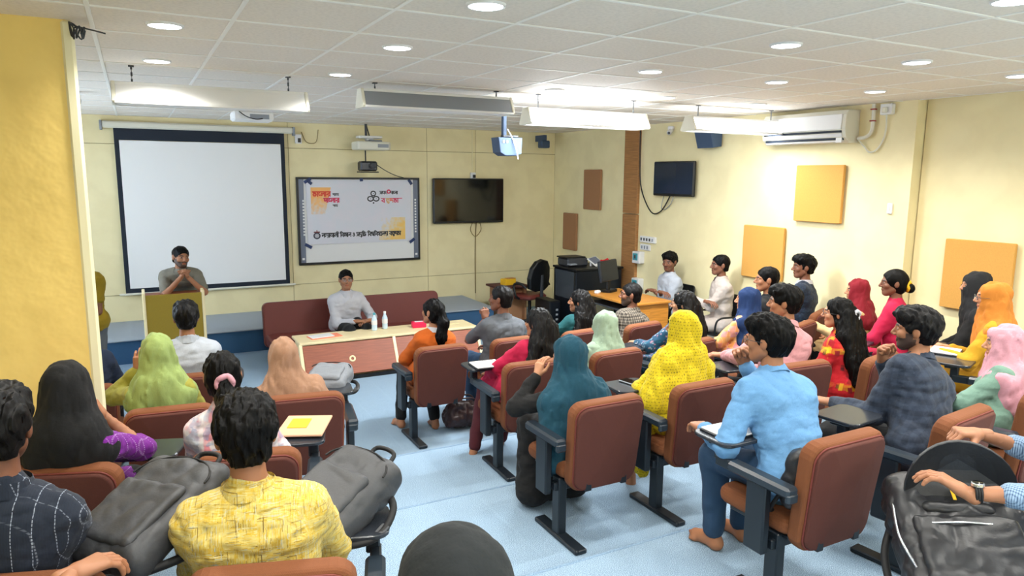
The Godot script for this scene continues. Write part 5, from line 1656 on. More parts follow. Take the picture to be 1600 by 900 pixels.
func scarf(root: Node3D, d: Dictionary, H: Vector3, hb: Basis, hs: float, C7: Vector3, ax: Vector3, rt: Vector3, bk: Vector3, s: float, cell: float) -> void:
	var v := Vox.new(d.get("scell", cell))
	v.noise = crease(int(absf(d.at.x * 70.0)) + 31, 7.0); v.amp = d.get("samp", 0.015)
	v.stretch = Vector3(1.3, 0.55, 1.3)
	var x := Transform3D(hb.scaled(Vector3.ONE * hs), H)
	v.ell(x * Vector3(0, 0.022, 0.014), Vector3(0.096, 0.107, 0.116) * hs, 0.02, hb)
	v.ell(x * Vector3(0, -0.05, 0.0), Vector3(0.09, 0.10, 0.098) * hs, 0.04, hb)
	v.cap(x * Vector3(0, -0.09, 0.03), C7, 0.10 * s, 0.112 * s, 0.06)
	var len: float = d.get("drape", 0.2)
	for sg in [-1.0, 1.0]:
		v.cap(C7 - ax * 0.03 + rt * sg * 0.04, C7 - ax * 0.085 + rt * sg * 0.125 * s, 0.095 * s, 0.096 * s, 0.06)
		v.cap(C7 + bk * 0.02 + rt * sg * 0.04, C7 - ax * len + bk * (0.045 + 0.05 * len) + rt * sg * 0.075 * s, 0.096 * s, 0.10 * s, 0.06)
		v.cap(C7 - bk * 0.03 + rt * sg * 0.03, C7 - ax * (len * 0.85) - bk * 0.07 + rt * sg * 0.06 * s, 0.085 * s, 0.09 * s, 0.06)
		if len > 0.3: v.cap(C7 - ax * 0.08 + rt * sg * 0.16 * s, C7 - ax * len + rt * sg * 0.21 * s, 0.098 * s, 0.11 * s, 0.06)
	if not d.get("veil", false): v.cut(x * Vector3(0, -0.020, -0.135), Vector3(0.056, 0.083, 0.095) * hs, hb)
	else: v.cut(x * Vector3(0, 0.004, -0.135), Vector3(0.052, 0.024, 0.075) * hs, hb)
	if d.has("tails"):
		for q in d.tails:
			var inv := root.transform.affine_inverse()
			for k in q.size() - 1: v.cap(inv * (q[k] as Vector3), inv * (q[k + 1] as Vector3), 0.065, 0.05, 0.05)
	var g := MB.new()
	v.into(g)
	part(root, "headscarf", g, M[d.scarf])

func hair(root: Node3D, d: Dictionary, H: Vector3, hb: Basis, hs: float, C7: Vector3, ax: Vector3, rt: Vector3, bk: Vector3, s: float) -> void:
	var style: String = d.hair
	var v := Vox.new(d.get("hcell", 0.007 if Vector3(0, EYE, 10.6).distance_to(d.head) < 5.0 else 0.009))
	var x := Transform3D(hb.scaled(Vector3.ONE * hs), H)
	v.noise = nz(int(absf(d.at.z * 50.0)) + 71, 24.0)
	v.amp = 0.008
	v.stretch = Vector3(1.7, 0.5, 0.8)
	if style == "short" or style == "bushy":
		v.ell(x * Vector3(0, 0.033, 0.016), Vector3(0.083, 0.090, 0.104) * hs, 0.01, hb)
		v.ell(x * Vector3(0, -0.03, 0.055), Vector3(0.066, 0.065, 0.052) * hs, 0.02, hb)
		if style == "bushy":
			v.amp = 0.014
			v.ell(x * Vector3(0, 0.075, -0.012), Vector3(0.084, 0.058, 0.100) * hs, 0.02, hb)
			v.ell(x * Vector3(0, 0.03, 0.04), Vector3(0.092, 0.085, 0.092) * hs, 0.02, hb)
		v.cut(x * Vector3(0, -0.048, -0.112), Vector3(0.086, 0.106, 0.086) * hs, hb)
		for sg in [-1.0, 1.0]: v.cut(x * Vector3(sg * 0.09, -0.02, 0.006), Vector3(0.022, 0.036, 0.028) * hs, hb)
		v.plane(-hb.y, (-hb.y).dot(x * Vector3(0, -0.075, 0)))
	else:
		v.ell(x * Vector3(0, 0.027, 0.015), Vector3(0.085, 0.096, 0.107) * hs, 0.01, hb)
		v.ell(x * Vector3(0, -0.03, 0.045), Vector3(0.078, 0.08, 0.062) * hs, 0.03, hb)
		if style == "long":
			v.amp = 0.014; v.stretch = Vector3(1.5, 0.25, 1.5)
			var b0 := x * Vector3(0, -0.02, 0.07)
			var len: float = d.get("hlen", 0.34)
			for q in [-0.085, -0.03, 0.03, 0.085]:
				v.cap(b0 + rt * q * 0.55, C7 + bk * 0.075 + rt * q * 1.1, 0.062, 0.055, 0.03)
				v.cap(C7 + bk * 0.075 + rt * q * 1.1, C7 - ax * len + bk * 0.125 + rt * q * 1.3, 0.055, 0.032, 0.03)
		elif style == "pony":
			var b0 := x * Vector3(0, 0.0, 0.118)
			var len: float = d.get("hlen", 0.3)
			v.amp = 0.012
			v.cap(b0, b0 + bk * 0.035 - ax * 0.07, 0.03, 0.045, 0.02)
			v.cap(b0 + bk * 0.035 - ax * 0.07, b0 + bk * 0.03 - ax * (len * 0.6), 0.045, 0.052, 0.02)
			v.cap(b0 + bk * 0.03 - ax * (len * 0.6), b0 + bk * 0.03 - ax * len, 0.05, 0.022, 0.02)
		elif style == "bun":
			v.amp = 0.004
			v.ell(x * Vector3(0, -0.045, 0.135), Vector3(0.042, 0.042, 0.038), 0.01, hb)
		v.cut(x * Vector3(0, -0.036, -0.118), Vector3(0.072, 0.104, 0.088) * hs, hb)
		for sg in [-1.0, 1.0]: v.cut(x * Vector3(sg * 0.094, -0.022, -0.008), Vector3(0.022, 0.032, 0.026) * hs, hb)
	var g := MB.new()
	v.into(g)
	part(root, "hair", g, M[d.get("hair_mat", "hair_black")])
	if d.has("tie"):
		var t := MB.new()
		var c := x * (Vector3(0, -0.03, 0.125) if style == "bun" else Vector3(0, -0.004, 0.135))
		var pts := []
		var rad := 0.04 if style == "bun" else 0.03
		for k in 17:
			var a := TAU * k / 16
			pts.append(c + rt * cos(a) * rad * 1.1 + hb.y * sin(a) * rad + bk * 0.006 * sin(a * 4.0))
		t.tube(pts, 0.014, -1, 7)
		part(root, "hair_tie", t, M[d.tie])

func spectacles(root: Node3D, H: Vector3, hb: Basis, hs: float) -> void:
	var x := Transform3D(hb.scaled(Vector3.ONE * hs), H)
	var f := MB.new()
	f.xf = x
	var l := MB.new()
	l.xf = x
	for sg in [-1.0, 1.0]:
		var pts := []
		var disc := []
		for k in 17:
			var a := TAU * k / 16
			var q := Vector3(sg * 0.034 + cos(a) * 0.023, -0.003 + sin(a) * 0.018, -0.106 + 0.006 * absf(cos(a)))
			pts.append(q)
			if k < 16: disc.append(q)
		f.tube(pts, 0.0016, -1, 5)
		f.tube([Vector3(sg * 0.057, 0.002, -0.1), Vector3(sg * 0.083, 0.002, -0.05), Vector3(sg * 0.086, 0.0, 0.01)], 0.0015, -1, 5)
		l.poly(disc, Vector3(sg * 0.034, 0, 0))
	f.tube([Vector3(-0.011, 0.002, -0.106), Vector3(0.011, 0.002, -0.106)], 0.0016, -1, 5)
	var fr := part(root, "glasses", f, M.dark_grey)
	part(fr, "lenses", l, M.spectacle_lens)

func people() -> void:
	head_t.m = head_template(false)
	head_t.f = head_template(true)
	head_t.c = head_template(true, false)
	hand_t.relaxed = hand_template([22, 28, 18], 0.1)
	hand_t.flat = hand_template([4, 8, 6], 0.0)
	hand_t.fist = hand_template([72, 88, 55], 1.0)
	hand_t.pinch = hand_template([48, 38, 22], 0.8)
	foot_t = foot_template()
	var dark := Color(0.48, 0.31, 0.22)
	var mid := Color(0.62, 0.42, 0.30)
	var fair := Color(0.74, 0.53, 0.40)
	var L := []
	# at the front
	L.append({label = "bearded person in grey polo shirt leaning on the lectern, hands clasped", at = Vector3(0.42, 0, 1.42), yaw = 180.0, stand = true, seat = 0.80, head = Vector3(0.42, 1.33, 1.85), look = Vector3(2.4, 1.2, 7.0), tip = 6.0,
		top = "c_khaki", sleeve = 0.8, legs = "c_navy", hair = "short", beard = 0.85, skin = mid, hl = Vector3(0.47, 1.12, 2.0), hr = Vector3(0.40, 1.12, 2.0), el = Vector3(0.66, 0.9, 1.98), er = Vector3(0.2, 0.9, 1.98), pl = "fist", pr = "fist", fdl = Vector3(-0.5, 0.8, 0.1), fdr = Vector3(0.5, 0.8, 0.1), pnl = Vector3(-0.8, -0.3, 0), pnr = Vector3(0.8, -0.3, 0)})
	L.append({label = "person in white shirt with glasses seated on the maroon bench", at = Vector3(2.24, 0, 1.93), yaw = 186.0, seat = 0.33, foot = 0.06, head = Vector3(2.23, 0.99, 2.06), look = Vector3(1.5, 1.4, 8.0), top = "c_white", sleeve = 1.85, legs = "c_dark", hair = "short", skin = mid, beard = 0.2, glasses = true, s = 1.02,
		hl = Vector3(2.46, 0.5, 2.27), hr = Vector3(2.28, 0.5, 2.27), fdl = Vector3(-0.8, 0, 0.3), fdr = Vector3(0.8, 0, 0.3)})
	L.append({label = "person in mustard shirt standing with folded arms behind the column", at = Vector3(-0.47, 0, 3.02), yaw = 150.0, stand = true, seat = 0.80, head = Vector3(-0.48, 1.53, 3.02), top = "c_mustard", sleeve = 0.6, legs = "c_grey", hair = "short", skin = dark, hl = Vector3(-0.58, 1.12, 3.20), el = Vector3(-0.2, 1.0, 3.1), hr = Vector3(-0.52, 1.15, 3.24), er = Vector3(-0.8, 1.0, 3.1), fdl = Vector3(-1, 0.2, 0), fdr = Vector3(0.5, 0.3, -0.3)})
	# front row, right block
	L.append({label = "person in orange dress with curly black ponytail", f = true, at = Vector3(2.2, 0, 4.94), head = Vector3(2.23, 1.09, 4.93), top = "c_orange", gown = true, legs = "c_dark", hair = "pony", hlen = 0.33, skin = mid, collar = true, collar_mat = "c_white", fr = Vector3(2.27, 0.0, 4.86), fl = Vector3(2.0, 0.0, 4.7)})
	L.append({label = "person in grey polo shirt resting chin on hand", at = Vector3(2.88, 0, 4.94), head = Vector3(2.91, 1.15, 4.9), top = "c_grey", sleeve = 0.85, legs = "c_denim", hair = "short", hair_mat = "hair_soft", skin = dark, hl = Vector3(2.84, 0.93, 4.72), el = Vector3(2.6, 0.7, 4.8), pl = "fist", fdl = Vector3(0, 1, -0.2)})
	L.append({label = "person in teal top with long loose wavy hair", f = true, at = Vector3(3.64, 0, 4.95), yaw = 6.0, head = Vector3(3.77, 1.06, 4.9), top = "c_teal", gown = true, hair = "long", hlen = 0.2, hair_mat = "hair_soft", skin = mid})
	L.append({label = "bearded person in brown plaid shirt", at = Vector3(4.35, 0, 4.95), yaw = 8.0, head = Vector3(4.43, 1.07, 4.85), s = 0.96, top = "c_plaid", legs = "c_dark", hair = "short", hair_mat = "hair_soft", beard = 0.8, skin = dark})
	# second row
	L.append({label = "person in magenta dress with long black hair and printed trousers", f = true, at = Vector3(2.5, 0.1, 6.05), head = Vector3(2.65, 1.16, 6.03), top = "c_magenta", gown = true, legs = "c_wine", hair = "long", hlen = 0.16, hair_mat = "hair_soft", skin = mid, fl = Vector3(2.22, 0.0, 5.78), fr = Vector3(2.5, 0.0, 5.7), cuff = 0.85})
	L.append({label = "person in pale mint headscarf writing on a tablet", f = true, at = Vector3(3.22, 0.1, 6.05), yaw = 2.0, head = Vector3(3.29, 1.08, 6.0), look = Vector3(2.2, 0.95, 4.0), top = "c_mint", gown = true, scarf = "c_mint", skin = fair, hl = Vector3(3.12, 0.82, 5.7)})
	L.append({label = "person in teal flowered dress with soft grey-black hair", f = true, at = Vector3(4.0, 0.1, 6.05), yaw = 8.0, head = Vector3(4.11, 1.19, 6.0), top = "c_flowers", gown = true, hair = "long", hlen = 0.1, hair_mat = "hair_soft", skin = fair, glasses = true, hl = Vector3(3.82, 0.82, 5.75)})
	L.append({label = "person in deep blue headscarf with orange checked sleeves", f = true, at = Vector3(4.78, 0.1, 6.05), yaw = 12.0, head = Vector3(4.87, 1.17, 6.0), top = "c_blocks", gown = true, scarf = "c_blue", drape = 0.24, skin = fair})
	L.append({label = "person with plain dark hair seated beside the blue headscarf", at = Vector3(5.36, 0.1, 5.92), yaw = 16.0, head = Vector3(5.32, 1.30, 5.8), top = "c_dark", hair = "short", skin = mid})
	L.append({label = "person in navy ring-print shirt before yellow wall panel", at = Vector3(6.0, 0.1, 5.64), yaw = 24.0, head = Vector3(6.06, 1.36, 5.6), top = "c_rings", hair = "bushy", skin = dark, collar_mat = "c_white"})
	L.append({label = "person in crimson headscarf and cream sprigged dress", f = true, at = Vector3(6.05, 0.1, 6.33), yaw = 24.0, head = Vector3(6.03, 1.21, 6.26), top = "c_sprig", gown = true, scarf = "c_crimson", skin = fair, hl = Vector3(5.75, 0.86, 6.02), drape = 0.12})
	# third row
	L.append({label = "person in dark teal headscarf and black gown, hand at cheek", f = true, at = Vector3(2.25, 0.2, 7.24), head = Vector3(2.22, 1.22, 7.14), cell = 0.014, top = "c_black", gown = true, long = true, scarf = "c_tealscarf", drape = 0.4, skin = fair, hl = Vector3(2.10, 1.06, 6.98), el = Vector3(1.95, 0.85, 7.1), fdl = Vector3(0.3, 0.9, -0.1), pnl = Vector3(0.9, 0, -0.2), foot = 0.05})
	L.append({label = "person in bright yellow dotted scarf falling to the knee", f = true, at = Vector3(2.98, 0.2, 7.24), head = Vector3(3.10, 1.30, 7.13), cell = 0.014, top = "c_dots", gown = true, legs = "c_sprig", cuff = 0.6, scarf = "c_dots", drape = 0.36, skin = mid, fl = Vector3(2.86, 0.0, 6.98), fr = Vector3(3.15, 0.0, 6.8), tails = [[Vector3(2.86, 0.95, 7.2), Vector3(2.78, 0.7, 7.2), Vector3(2.74, 0.42, 7.22)]]})
	L.append({label = "person in pink shirt with thick black hair", at = Vector3(3.95, 0.2, 7.2), yaw = 0.0, head = Vector3(4.09, 1.38, 7.08), cell = 0.016, top = "c_pink", hair = "bushy", skin = mid, hl = Vector3(3.82, 0.95, 6.8), fdl = Vector3(-0.6, 0, -0.6)})
	L.append({label = "person in red patchwork dress with long wavy black hair", f = true, at = Vector3(4.56, 0.2, 7.3), yaw = 12.0, head = Vector3(4.55, 1.28, 7.18), cell = 0.016, top = "c_patch", gown = true, hair = "long", hlen = 0.34, skin = fair, glasses = true, tie = "c_white"})
	L.append({label = "person in red shawl with yellow hair tie and low bun", f = true, at = Vector3(5.6, 0.2, 6.98), yaw = 22.0, head = Vector3(5.60, 1.40, 6.9), top = "c_magenta", gown = true, hair = "bun", skin = dark, tie = "yellow"})
	L.append({label = "person in black headscarf and face veil", f = true, at = Vector3(6.08, 0.2, 7.4), yaw = 24.0, head = Vector3(6.02, 1.41, 7.33), top = "c_black", gown = true, long = true, scarf = "c_charcoal", veil = true, skin = fair, drape = 0.3})
	# fourth row
	L.append({label = "person in sky blue shirt and glasses leaning forward, hand at mouth", at = Vector3(2.72, 0.3, 8.40), head = Vector3(2.77, 1.46, 8.13), cell = 0.013, top = "c_sky", legs = "c_denim", hair = "bushy", skin = mid, glasses = true, s = 1.04, hr = Vector3(2.86, 1.27, 7.9), er = Vector3(3.05, 0.95, 7.95), hl = Vector3(2.52, 0.98, 7.98), el = Vector3(2.4, 0.95, 8.25), pr = "fist", fdr = Vector3(-0.4, 0.9, 0), pnr = Vector3(-0.6, 0, 0.7)})
	L.append({label = "bearded person in dark checked shirt, fist against chin", at = Vector3(3.58, 0.3, 8.46), yaw = 6.0, head = Vector3(3.74, 1.45, 8.28), cell = 0.013, top = "c_check", legs = "c_dark", hair = "bushy", hair_mat = "hair_soft", beard = 0.88, skin = mid, s = 1.05, hr = Vector3(3.80, 1.21, 8.06), er = Vector3(3.95, 1.0, 8.05), pr = "fist", fdr = Vector3(-0.1, 0.9, 0.1), pnr = Vector3(0, 0, 1), hl = Vector3(3.50, 0.98, 7.98), el = Vector3(3.45, 0.9, 8.3), fdl = Vector3(-0.3, -0.05, -0.9), pl = "flat"})
	L.append({label = "person in pale pink headscarf and mint dress", f = true, at = Vector3(4.34, 0.3, 8.42), yaw = 14.0, head = Vector3(4.47, 1.31, 8.37), cell = 0.015, top = "c_mintdress", gown = true, scarf = "c_pinkscarf", drape = 0.2, skin = fair})
	L.append({label = "person in orange headscarf, glasses and yellow dress", f = true, at = Vector3(5.32, 0.3, 7.93), yaw = 22.0, head = Vector3(5.32, 1.44, 7.83), cell = 0.016, top = "c_yellowdress", gown = true, scarf = "c_orangescarf", drape = 0.2, skin = fair, glasses = true, hl = Vector3(5.12, 1.02, 7.62), hr = Vector3(5.3, 1.02, 7.58)})
	# by the wall
	L.append({label = "person in white shirt with folded arms behind the wooden desk", at = Vector3(6.12, 0, 3.5), yaw = 80.0, head = Vector3(6.08, 1.18, 3.5), look = Vector3(1.5, 0.6, 5.5), top = "c_bluewhite", hair = "bushy", skin = dark, beard = 0.35, sleeve = 1.5, hl = Vector3(5.90, 0.80, 3.42), hr = Vector3(5.86, 0.81, 3.62), fdl = Vector3(0, 0, -1), fdr = Vector3(0, 0, 1)})
	L.append({label = "person in pale pink shirt with folded arms by the right wall", at = Vector3(6.12, 0, 4.42), yaw = 62.0, head = Vector3(6.08, 1.24, 4.4), top = "c_palepink", legs = "c_palepink", hair = "short", skin = dark, sleeve = 1.9, hl = Vector3(5.88, 0.82, 4.2), hr = Vector3(5.86, 0.82, 4.45), fdl = Vector3(0, 0, -1), fdr = Vector3(0, 0, 1)})
	# left block
	L.append({label = "person in navy shirt half hidden by the yellow column", at = Vector3(-0.40, 0, 4.95), yaw = -6.0, head = Vector3(-0.42, 1.20, 4.9), top = "c_navy", hair = "short", skin = mid, collar_mat = "c_white"})
	L.append({label = "person in white shirt with thick dark hair before the lectern", at = Vector3(0.28, 0, 4.95), yaw = -4.0, head = Vector3(0.28, 1.21, 4.93), top = "c_bluewhite", hair = "bushy", hair_mat = "hair_soft", skin = mid, hs = 0.98})
	L.append({label = "person in light green headscarf and olive dress, hand at cheek", f = true, at = Vector3(0.09, 0.1, 6.02), yaw = -6.0, head = Vector3(0.06, 1.22, 6.02), cell = 0.015, top = "c_olive", gown = true, scarf = "c_lightgreen", drape = 0.2, skin = mid, hl = Vector3(-0.05, 1.09, 5.88), el = Vector3(-0.2, 0.85, 5.9), fdl = Vector3(0.2, 0.9, 0)})
	L.append({label = "person in beige headscarf and beige dress", f = true, at = Vector3(0.83, 0.1, 6.1), yaw = -8.0, head = Vector3(0.78, 1.11, 5.98), cell = 0.015, top = "c_beige", gown = true, scarf = "c_beige", drape = 0.36, skin = mid})
	L.append({label = "person in rose and white blotched dress with pink hair tie", f = true, at = Vector3(0.36, 0.2, 7.16), yaw = -14.0, head = Vector3(0.31, 1.33, 7.12), cell = 0.013, top = "c_blotch", gown = true, hair = "pony", hlen = 0.3, skin = mid, tie = "c_pinkscarf"})
	L.append({label = "person in black headscarf and purple dotted dress", f = true, at = Vector3(-0.35, 0.2, 6.98), yaw = -20.0, foot = 0.16, head = Vector3(-0.31, 1.36, 7.14), cell = 0.013, top = "c_dotted", gown = true, sleeve = 1.15, scarf = "c_black", samp = 0.009, drape = 0.2, skin = mid, hr = Vector3(-0.19, 1.17, 6.99), er = Vector3(0.05, 0.9, 6.95), fdr = Vector3(-0.4, 0.9, 0.1), pnr = Vector3(-0.9, 0, 0)})
	L.append({label = "person in navy shirt with white stitched stripes", at = Vector3(-0.45, 0.3, 8.12), yaw = -18.0, head = Vector3(-0.40, 1.52, 8.13), cell = 0.012, top = "c_stitch", hair = "bushy", hair_mat = "hair_soft", skin = dark})
	L.append({label = "person in yellow brushed-pattern shirt with thick black hair", at = Vector3(0.29, 0.3, 8.38), yaw = -14.0, head = Vector3(0.255, 1.47, 8.36), cell = 0.012, top = "c_brush", hair = "bushy", hcell = 0.006, skin = mid, s = 1.03, legs = "c_dark"})
	L.append({label = "person in plain black hood seated in last row by aisle", f = true, at = Vector3(0.48, 0.4, 9.62), yaw = -10.0, head = Vector3(0.465, 1.505, 9.50), hs = 1.1, samp = 0.004, cell = 0.012, top = "c_black", gown = true, scarf = "c_blackgreen", drape = 0.3, skin = mid, scell = 0.009})
	L.append({label = "person resting a hand on the chair of the stitched-shirt man", at = Vector3(-0.52, 0.4, 9.08), yaw = -20.0, head = Vector3(-0.47, 1.52, 8.88), top = "c_grey", hair = "short", skin = mid, sleeve = 1.6, hr = Vector3(-0.21, 1.185, 8.44), fdr = Vector3(0.85, 0.0, -0.45), er = Vector3(-0.3, 0.95, 8.8)})
	L.append({label = "person in blue pinstriped shirt opening a black backpack", at = Vector3(3.12, 0.4, 9.58), yaw = 16.0, head = Vector3(3.10, 1.60, 9.42), cell = 0.012, top = "c_pin", collar_mat = "c_white", sleeve = 1.45, legs = "c_white", hair = "short", skin = mid, look = Vector3(2.7, 1.0, 9.1), s = 1.04, hl = Vector3(2.60, 1.14, 9.23), el = Vector3(2.75, 0.9, 9.55), fdl = Vector3(-0.35, 0.35, -0.75), pnl = Vector3(-0.3, -0.7, -0.4), hr = Vector3(2.98, 1.24, 9.06), er = Vector3(3.35, 1.0, 9.3), fdr = Vector3(-0.7, 0.05, -0.4), pr = "pinch", fl = Vector3(2.72, 0.0, 9.15), watch = "black round wrist watch on the man reaching into the backpack"})
	for d in L: person(d)

# ---------------------------------------------------------------- bags and small things
func soft(prims: Array, cell: float, seed_: int, amp := 0.008, cuts := []) -> MB:
	var v := Vox.new(cell)
	v.noise = nz(seed_, 11.0); v.amp = amp
	for q in prims:
		if q.size() == 5: v.cap(q[0], q[1], q[2], q[3], q[4])
		else: v.ell(q[0], q[1], q[2])
	for q in cuts: v.plane(q[0], q[1])
	var m := MB.new()
	v.into(m)
	return m

func pack(label: String, at: Vector3, rot: Vector3, size: Vector3, m: Material, called := "backpack") -> Node3D:   # a backpack lying on its back; local y is thickness, -z the top
	var t := thing(called, label, "bag", at)
	t.rotation_degrees = rot
	var h := size * 0.5
	var v := Vox.new(0.011)
	v.noise = crease(int(size.x * 1000), 5.0); v.amp = 0.010
	v.rbx(Vector3.ZERO, h, minf(h.y * 0.85, 0.06))
	var mm := MB.new()
	v.into(mm)
	part(t, "main_compartment", mm, m)
	v = Vox.new(0.011)
	v.noise = crease(int(size.z * 1000), 5.0); v.amp = 0.008
	v.rbx(Vector3(0, h.y * 0.95, h.z * 0.25), Vector3(h.x * 0.78, h.y * 0.32, h.z * 0.58), 0.025)
	mm = MB.new()
	v.into(mm)
	part(t, "front_pocket", mm, m)
	var z := MB.new()
	var pts := []
	for k in 13:
		var a := PI * k / 12
		pts.append(Vector3(cos(a) * h.x * 0.92, h.y * 0.86, -h.z * 0.45 - sin(a) * h.z * 0.44))
	z.tube(pts, 0.004, -1, 5)
	part(t, "zip", z, M.strap)
	var hd := MB.new()
	hd.tube(smooth([Vector3(-0.05, -h.y * 0.2, -h.z + 0.02), Vector3(-0.045, 0, -h.z - 0.05), Vector3(0.045, 0, -h.z - 0.05), Vector3(0.05, -h.y * 0.2, -h.z + 0.02)]), 0.009, -1, 7)
	part(t, "carry_handle", hd, M.strap)
	for s in [-1.0, 1.0]:
		var st := MB.new()
		st.tube(smooth([Vector3(s * h.x * 0.4, -h.y * 0.7, -h.z * 0.7), Vector3(s * (h.x + 0.03), -h.y * 0.6, -h.z * 0.3), Vector3(s * (h.x + 0.05), -h.y * 0.8, h.z * 0.3), Vector3(s * h.x * 0.8, -h.y * 0.5, h.z * 0.85)]), 0.014, -1, 6)
		part(t, "shoulder_strap", st, M.strap)
		part(t, "buckle", boxes([[Vector3(s * (h.x + 0.05), -h.y * 0.75, h.z * 0.15), Vector3(0.035, 0.018, 0.05), 0.004]]), M.dark_grey)
	return t

func small_things() -> void:
	pack("grey backpack with pale print on the tablet before the beige headscarf", Vector3(1.13, 0.83, 5.72), Vector3(8, -30, 0), Vector3(0.30, 0.15, 0.36), M.bag_light)
	pack("flat charcoal laptop bag between stitched-shirt and yellow-shirt men", Vector3(-0.02, 1.165, 8.12), Vector3(20, -50, 4), Vector3(0.36, 0.13, 0.46), M.bag_grey, "laptop_bag")
	pack("charcoal backpack at the right elbow of the yellow-shirt man", Vector3(0.60, 1.10, 8.14), Vector3(22, -62, -4), Vector3(0.32, 0.15, 0.40), M.bag_grey)
	pack("dark grey bag on the lap of the front-row white-shirt man", Vector3(0.52, 0.62, 4.55), Vector3(0, 70, 10), Vector3(0.28, 0.14, 0.34), M.bag_grey)
	# open black backpack: lower body, raised flap, dark lining
	var t := thing("open_backpack", "open black backpack in the hands of the pinstriped-shirt man", "bag", Vector3(2.74, 0.88, 9.16), 30)
	t.rotation_degrees = Vector3(24, -42, 6)
	var v := Vox.new(0.010)
	v.noise = crease(5, 5.0); v.amp = 0.018
	v.rbx(Vector3(0, 0, 0), Vector3(0.24, 0.11, 0.30), 0.07)
	var mm := MB.new()
	v.into(mm)
	part(t, "main_compartment", mm, M.bag_black)
	v = Vox.new(0.010)
	v.noise = crease(6, 5.0); v.amp = 0.010
	v.rbx(Vector3(0, 0.11, 0.13), Vector3(0.18, 0.03, 0.15), 0.025)
	mm = MB.new()
	v.into(mm)
	part(t, "front_pocket", mm, M.bag_black)
	var fl := MB.new()
	fl.xf = Transform3D(Basis(Vector3.RIGHT, deg_to_rad(-12)), Vector3(0.02, 0.08, -0.2))
	var arch := []
	for k in 17: arch.append(Vector2(cos(PI * k / 16) * 0.20, pow(sin(PI * k / 16), 0.8) * 0.22))
	fl.slab(arch, -0.008, 0.008, 0.003, 0.06)
	part(t, "lid", fl, M.bag_black, "raised black lid")
	part(t, "lining", soft([[Vector3(-0.1, 0.085, -0.18), Vector3(0.1, 0.085, -0.18), 0.03, 0.03, 0.02], [Vector3(-0.1, 0.085, -0.08), Vector3(0.1, 0.085, -0.08), 0.03, 0.03, 0.04]], 0.011, 7, 0.004), M.bag_black)
	var zp := MB.new()
	zp.tube(smooth([Vector3(-0.22, 0.07, -0.12), Vector3(-0.23, 0.075, 0.05), Vector3(-0.2, 0.085, 0.2)]), 0.006, -1, 6)
	zp.tube(smooth([Vector3(-0.12, 0.135, 0.03), Vector3(0.0, 0.145, 0.03), Vector3(0.12, 0.135, 0.03)]), 0.005, -1, 6)
	part(t, "zip", zp, M.chrome)
	part(t, "yellow_tag", boxes([[Vector3(-0.01, 0.125, -0.12), Vector3(0.012, 0.004, 0.05), 0.001]]), M.yellow)
	for s in [-1.0, 1.0]:
		var st := MB.new()
		st.tube(smooth([Vector3(s * 0.2, -0.06, -0.15), Vector3(s * 0.26, -0.1, 0.0), Vector3(s * 0.25, -0.16, 0.15), Vector3(s * 0.2, -0.25, 0.2)]), 0.015, -1, 6)
		part(t, "shoulder_strap", st, M.strap)
	# handbag on the floor
	t = thing("handbag", "dark brown leather handbag on the floor by the orange dress", "bag", Vector3(2.52, 0.0, 4.98), -10)
	part(t, "body", soft([[Vector3(-0.13, 0.11, 0), Vector3(0.13, 0.11, 0), 0.09, 0.09, 0.04], [Vector3(-0.12, 0.2, 0), Vector3(0.12, 0.19, 0), 0.06, 0.06, 0.05]], 0.011, 12, 0.02, [[Vector3.DOWN, -0.004]]), M.bag_brown)
	part(t, "buckle", boxes([[Vector3(0.06, 0.13, 0.102), Vector3(0.035, 0.03, 0.01), 0.003]]), M.gold)
	for s in [-1.0, 1.0]:
		var hd := MB.new()
		hd.tube(smooth([Vector3(-0.09, 0.24, s * 0.03), Vector3(-0.07, 0.29, s * 0.05), Vector3(0.05, 0.29, s * 0.05), Vector3(0.09, 0.24, s * 0.03)]), 0.008, -1, 7)
		part(t, "handle", hd, M.bag_brown)
	# small dark bag wedged behind the sky blue shirt, loose wires at the column top
	t = thing("waist_bag", "small dark bag wedged between sky blue shirt and chair back", "bag", Vector3(2.515, 0.76, 8.545))
	part(t, "body", soft([[Vector3(0, 0.09, 0), Vector3(0.01, 0.27, 0.02), 0.055, 0.05, 0.04], [Vector3(0.05, 0.09, 0.0), Vector3(0.06, 0.26, 0.02), 0.05, 0.045, 0.05]], 0.011, 44, 0.01), M.bag_black)
	var ws := MB.new()
	ws.tube(smooth([Vector3(-0.04, 0.1, -0.03), Vector3(-0.06, 0.02, -0.06), Vector3(-0.02, 0.0, -0.08)]), 0.01, -1, 6)
	part(t, "strap", ws, M.strap)
	t = thing("loose_wires", "tangle of loose dark wires at the top of yellow column", "wires", Vector3(-0.19, 2.945, 6.475))
	var rng := RandomNumberGenerator.new()
	rng.seed = 4
	for k in 5:
		var w := MB.new()
		var path := [Vector3(-0.03, 0.03, -0.005)]
		for j in 4: path.append(Vector3(-0.02 + j * (0.05 if k == 0 else 0.018) + rng.randf_range(-0.02, 0.02), rng.randf_range(-0.06, 0.02) if k else 0.01 - j * 0.008, 0.012 + rng.randf_range(0, 0.02)))
		w.tube(smooth(path), 0.004, -1, 5)
		part(t, "wire", w, M.dark_grey)
	# papers, phones, pouch
	t = thing("envelope", "brown envelope with yellow label on the tablet beside blotched dress", "envelope", Vector3(0.72, 0.932, 6.90), -24)
	part(t, "sleeve", boxes([[Vector3(0, 0.01, 0), Vector3(0.24, 0.012, 0.30), 0.003]]), M.kraft)
	part(t, "label", boxes([[Vector3(-0.03, 0.018, -0.02), Vector3(0.10, 0.003, 0.14), 0.0]]), M.yellow)
	t = thing("zip_pouch", "blue pouch with white crossed stripes before the black veil", "pouch", Vector3(5.80, 0.90, 7.02), 30)
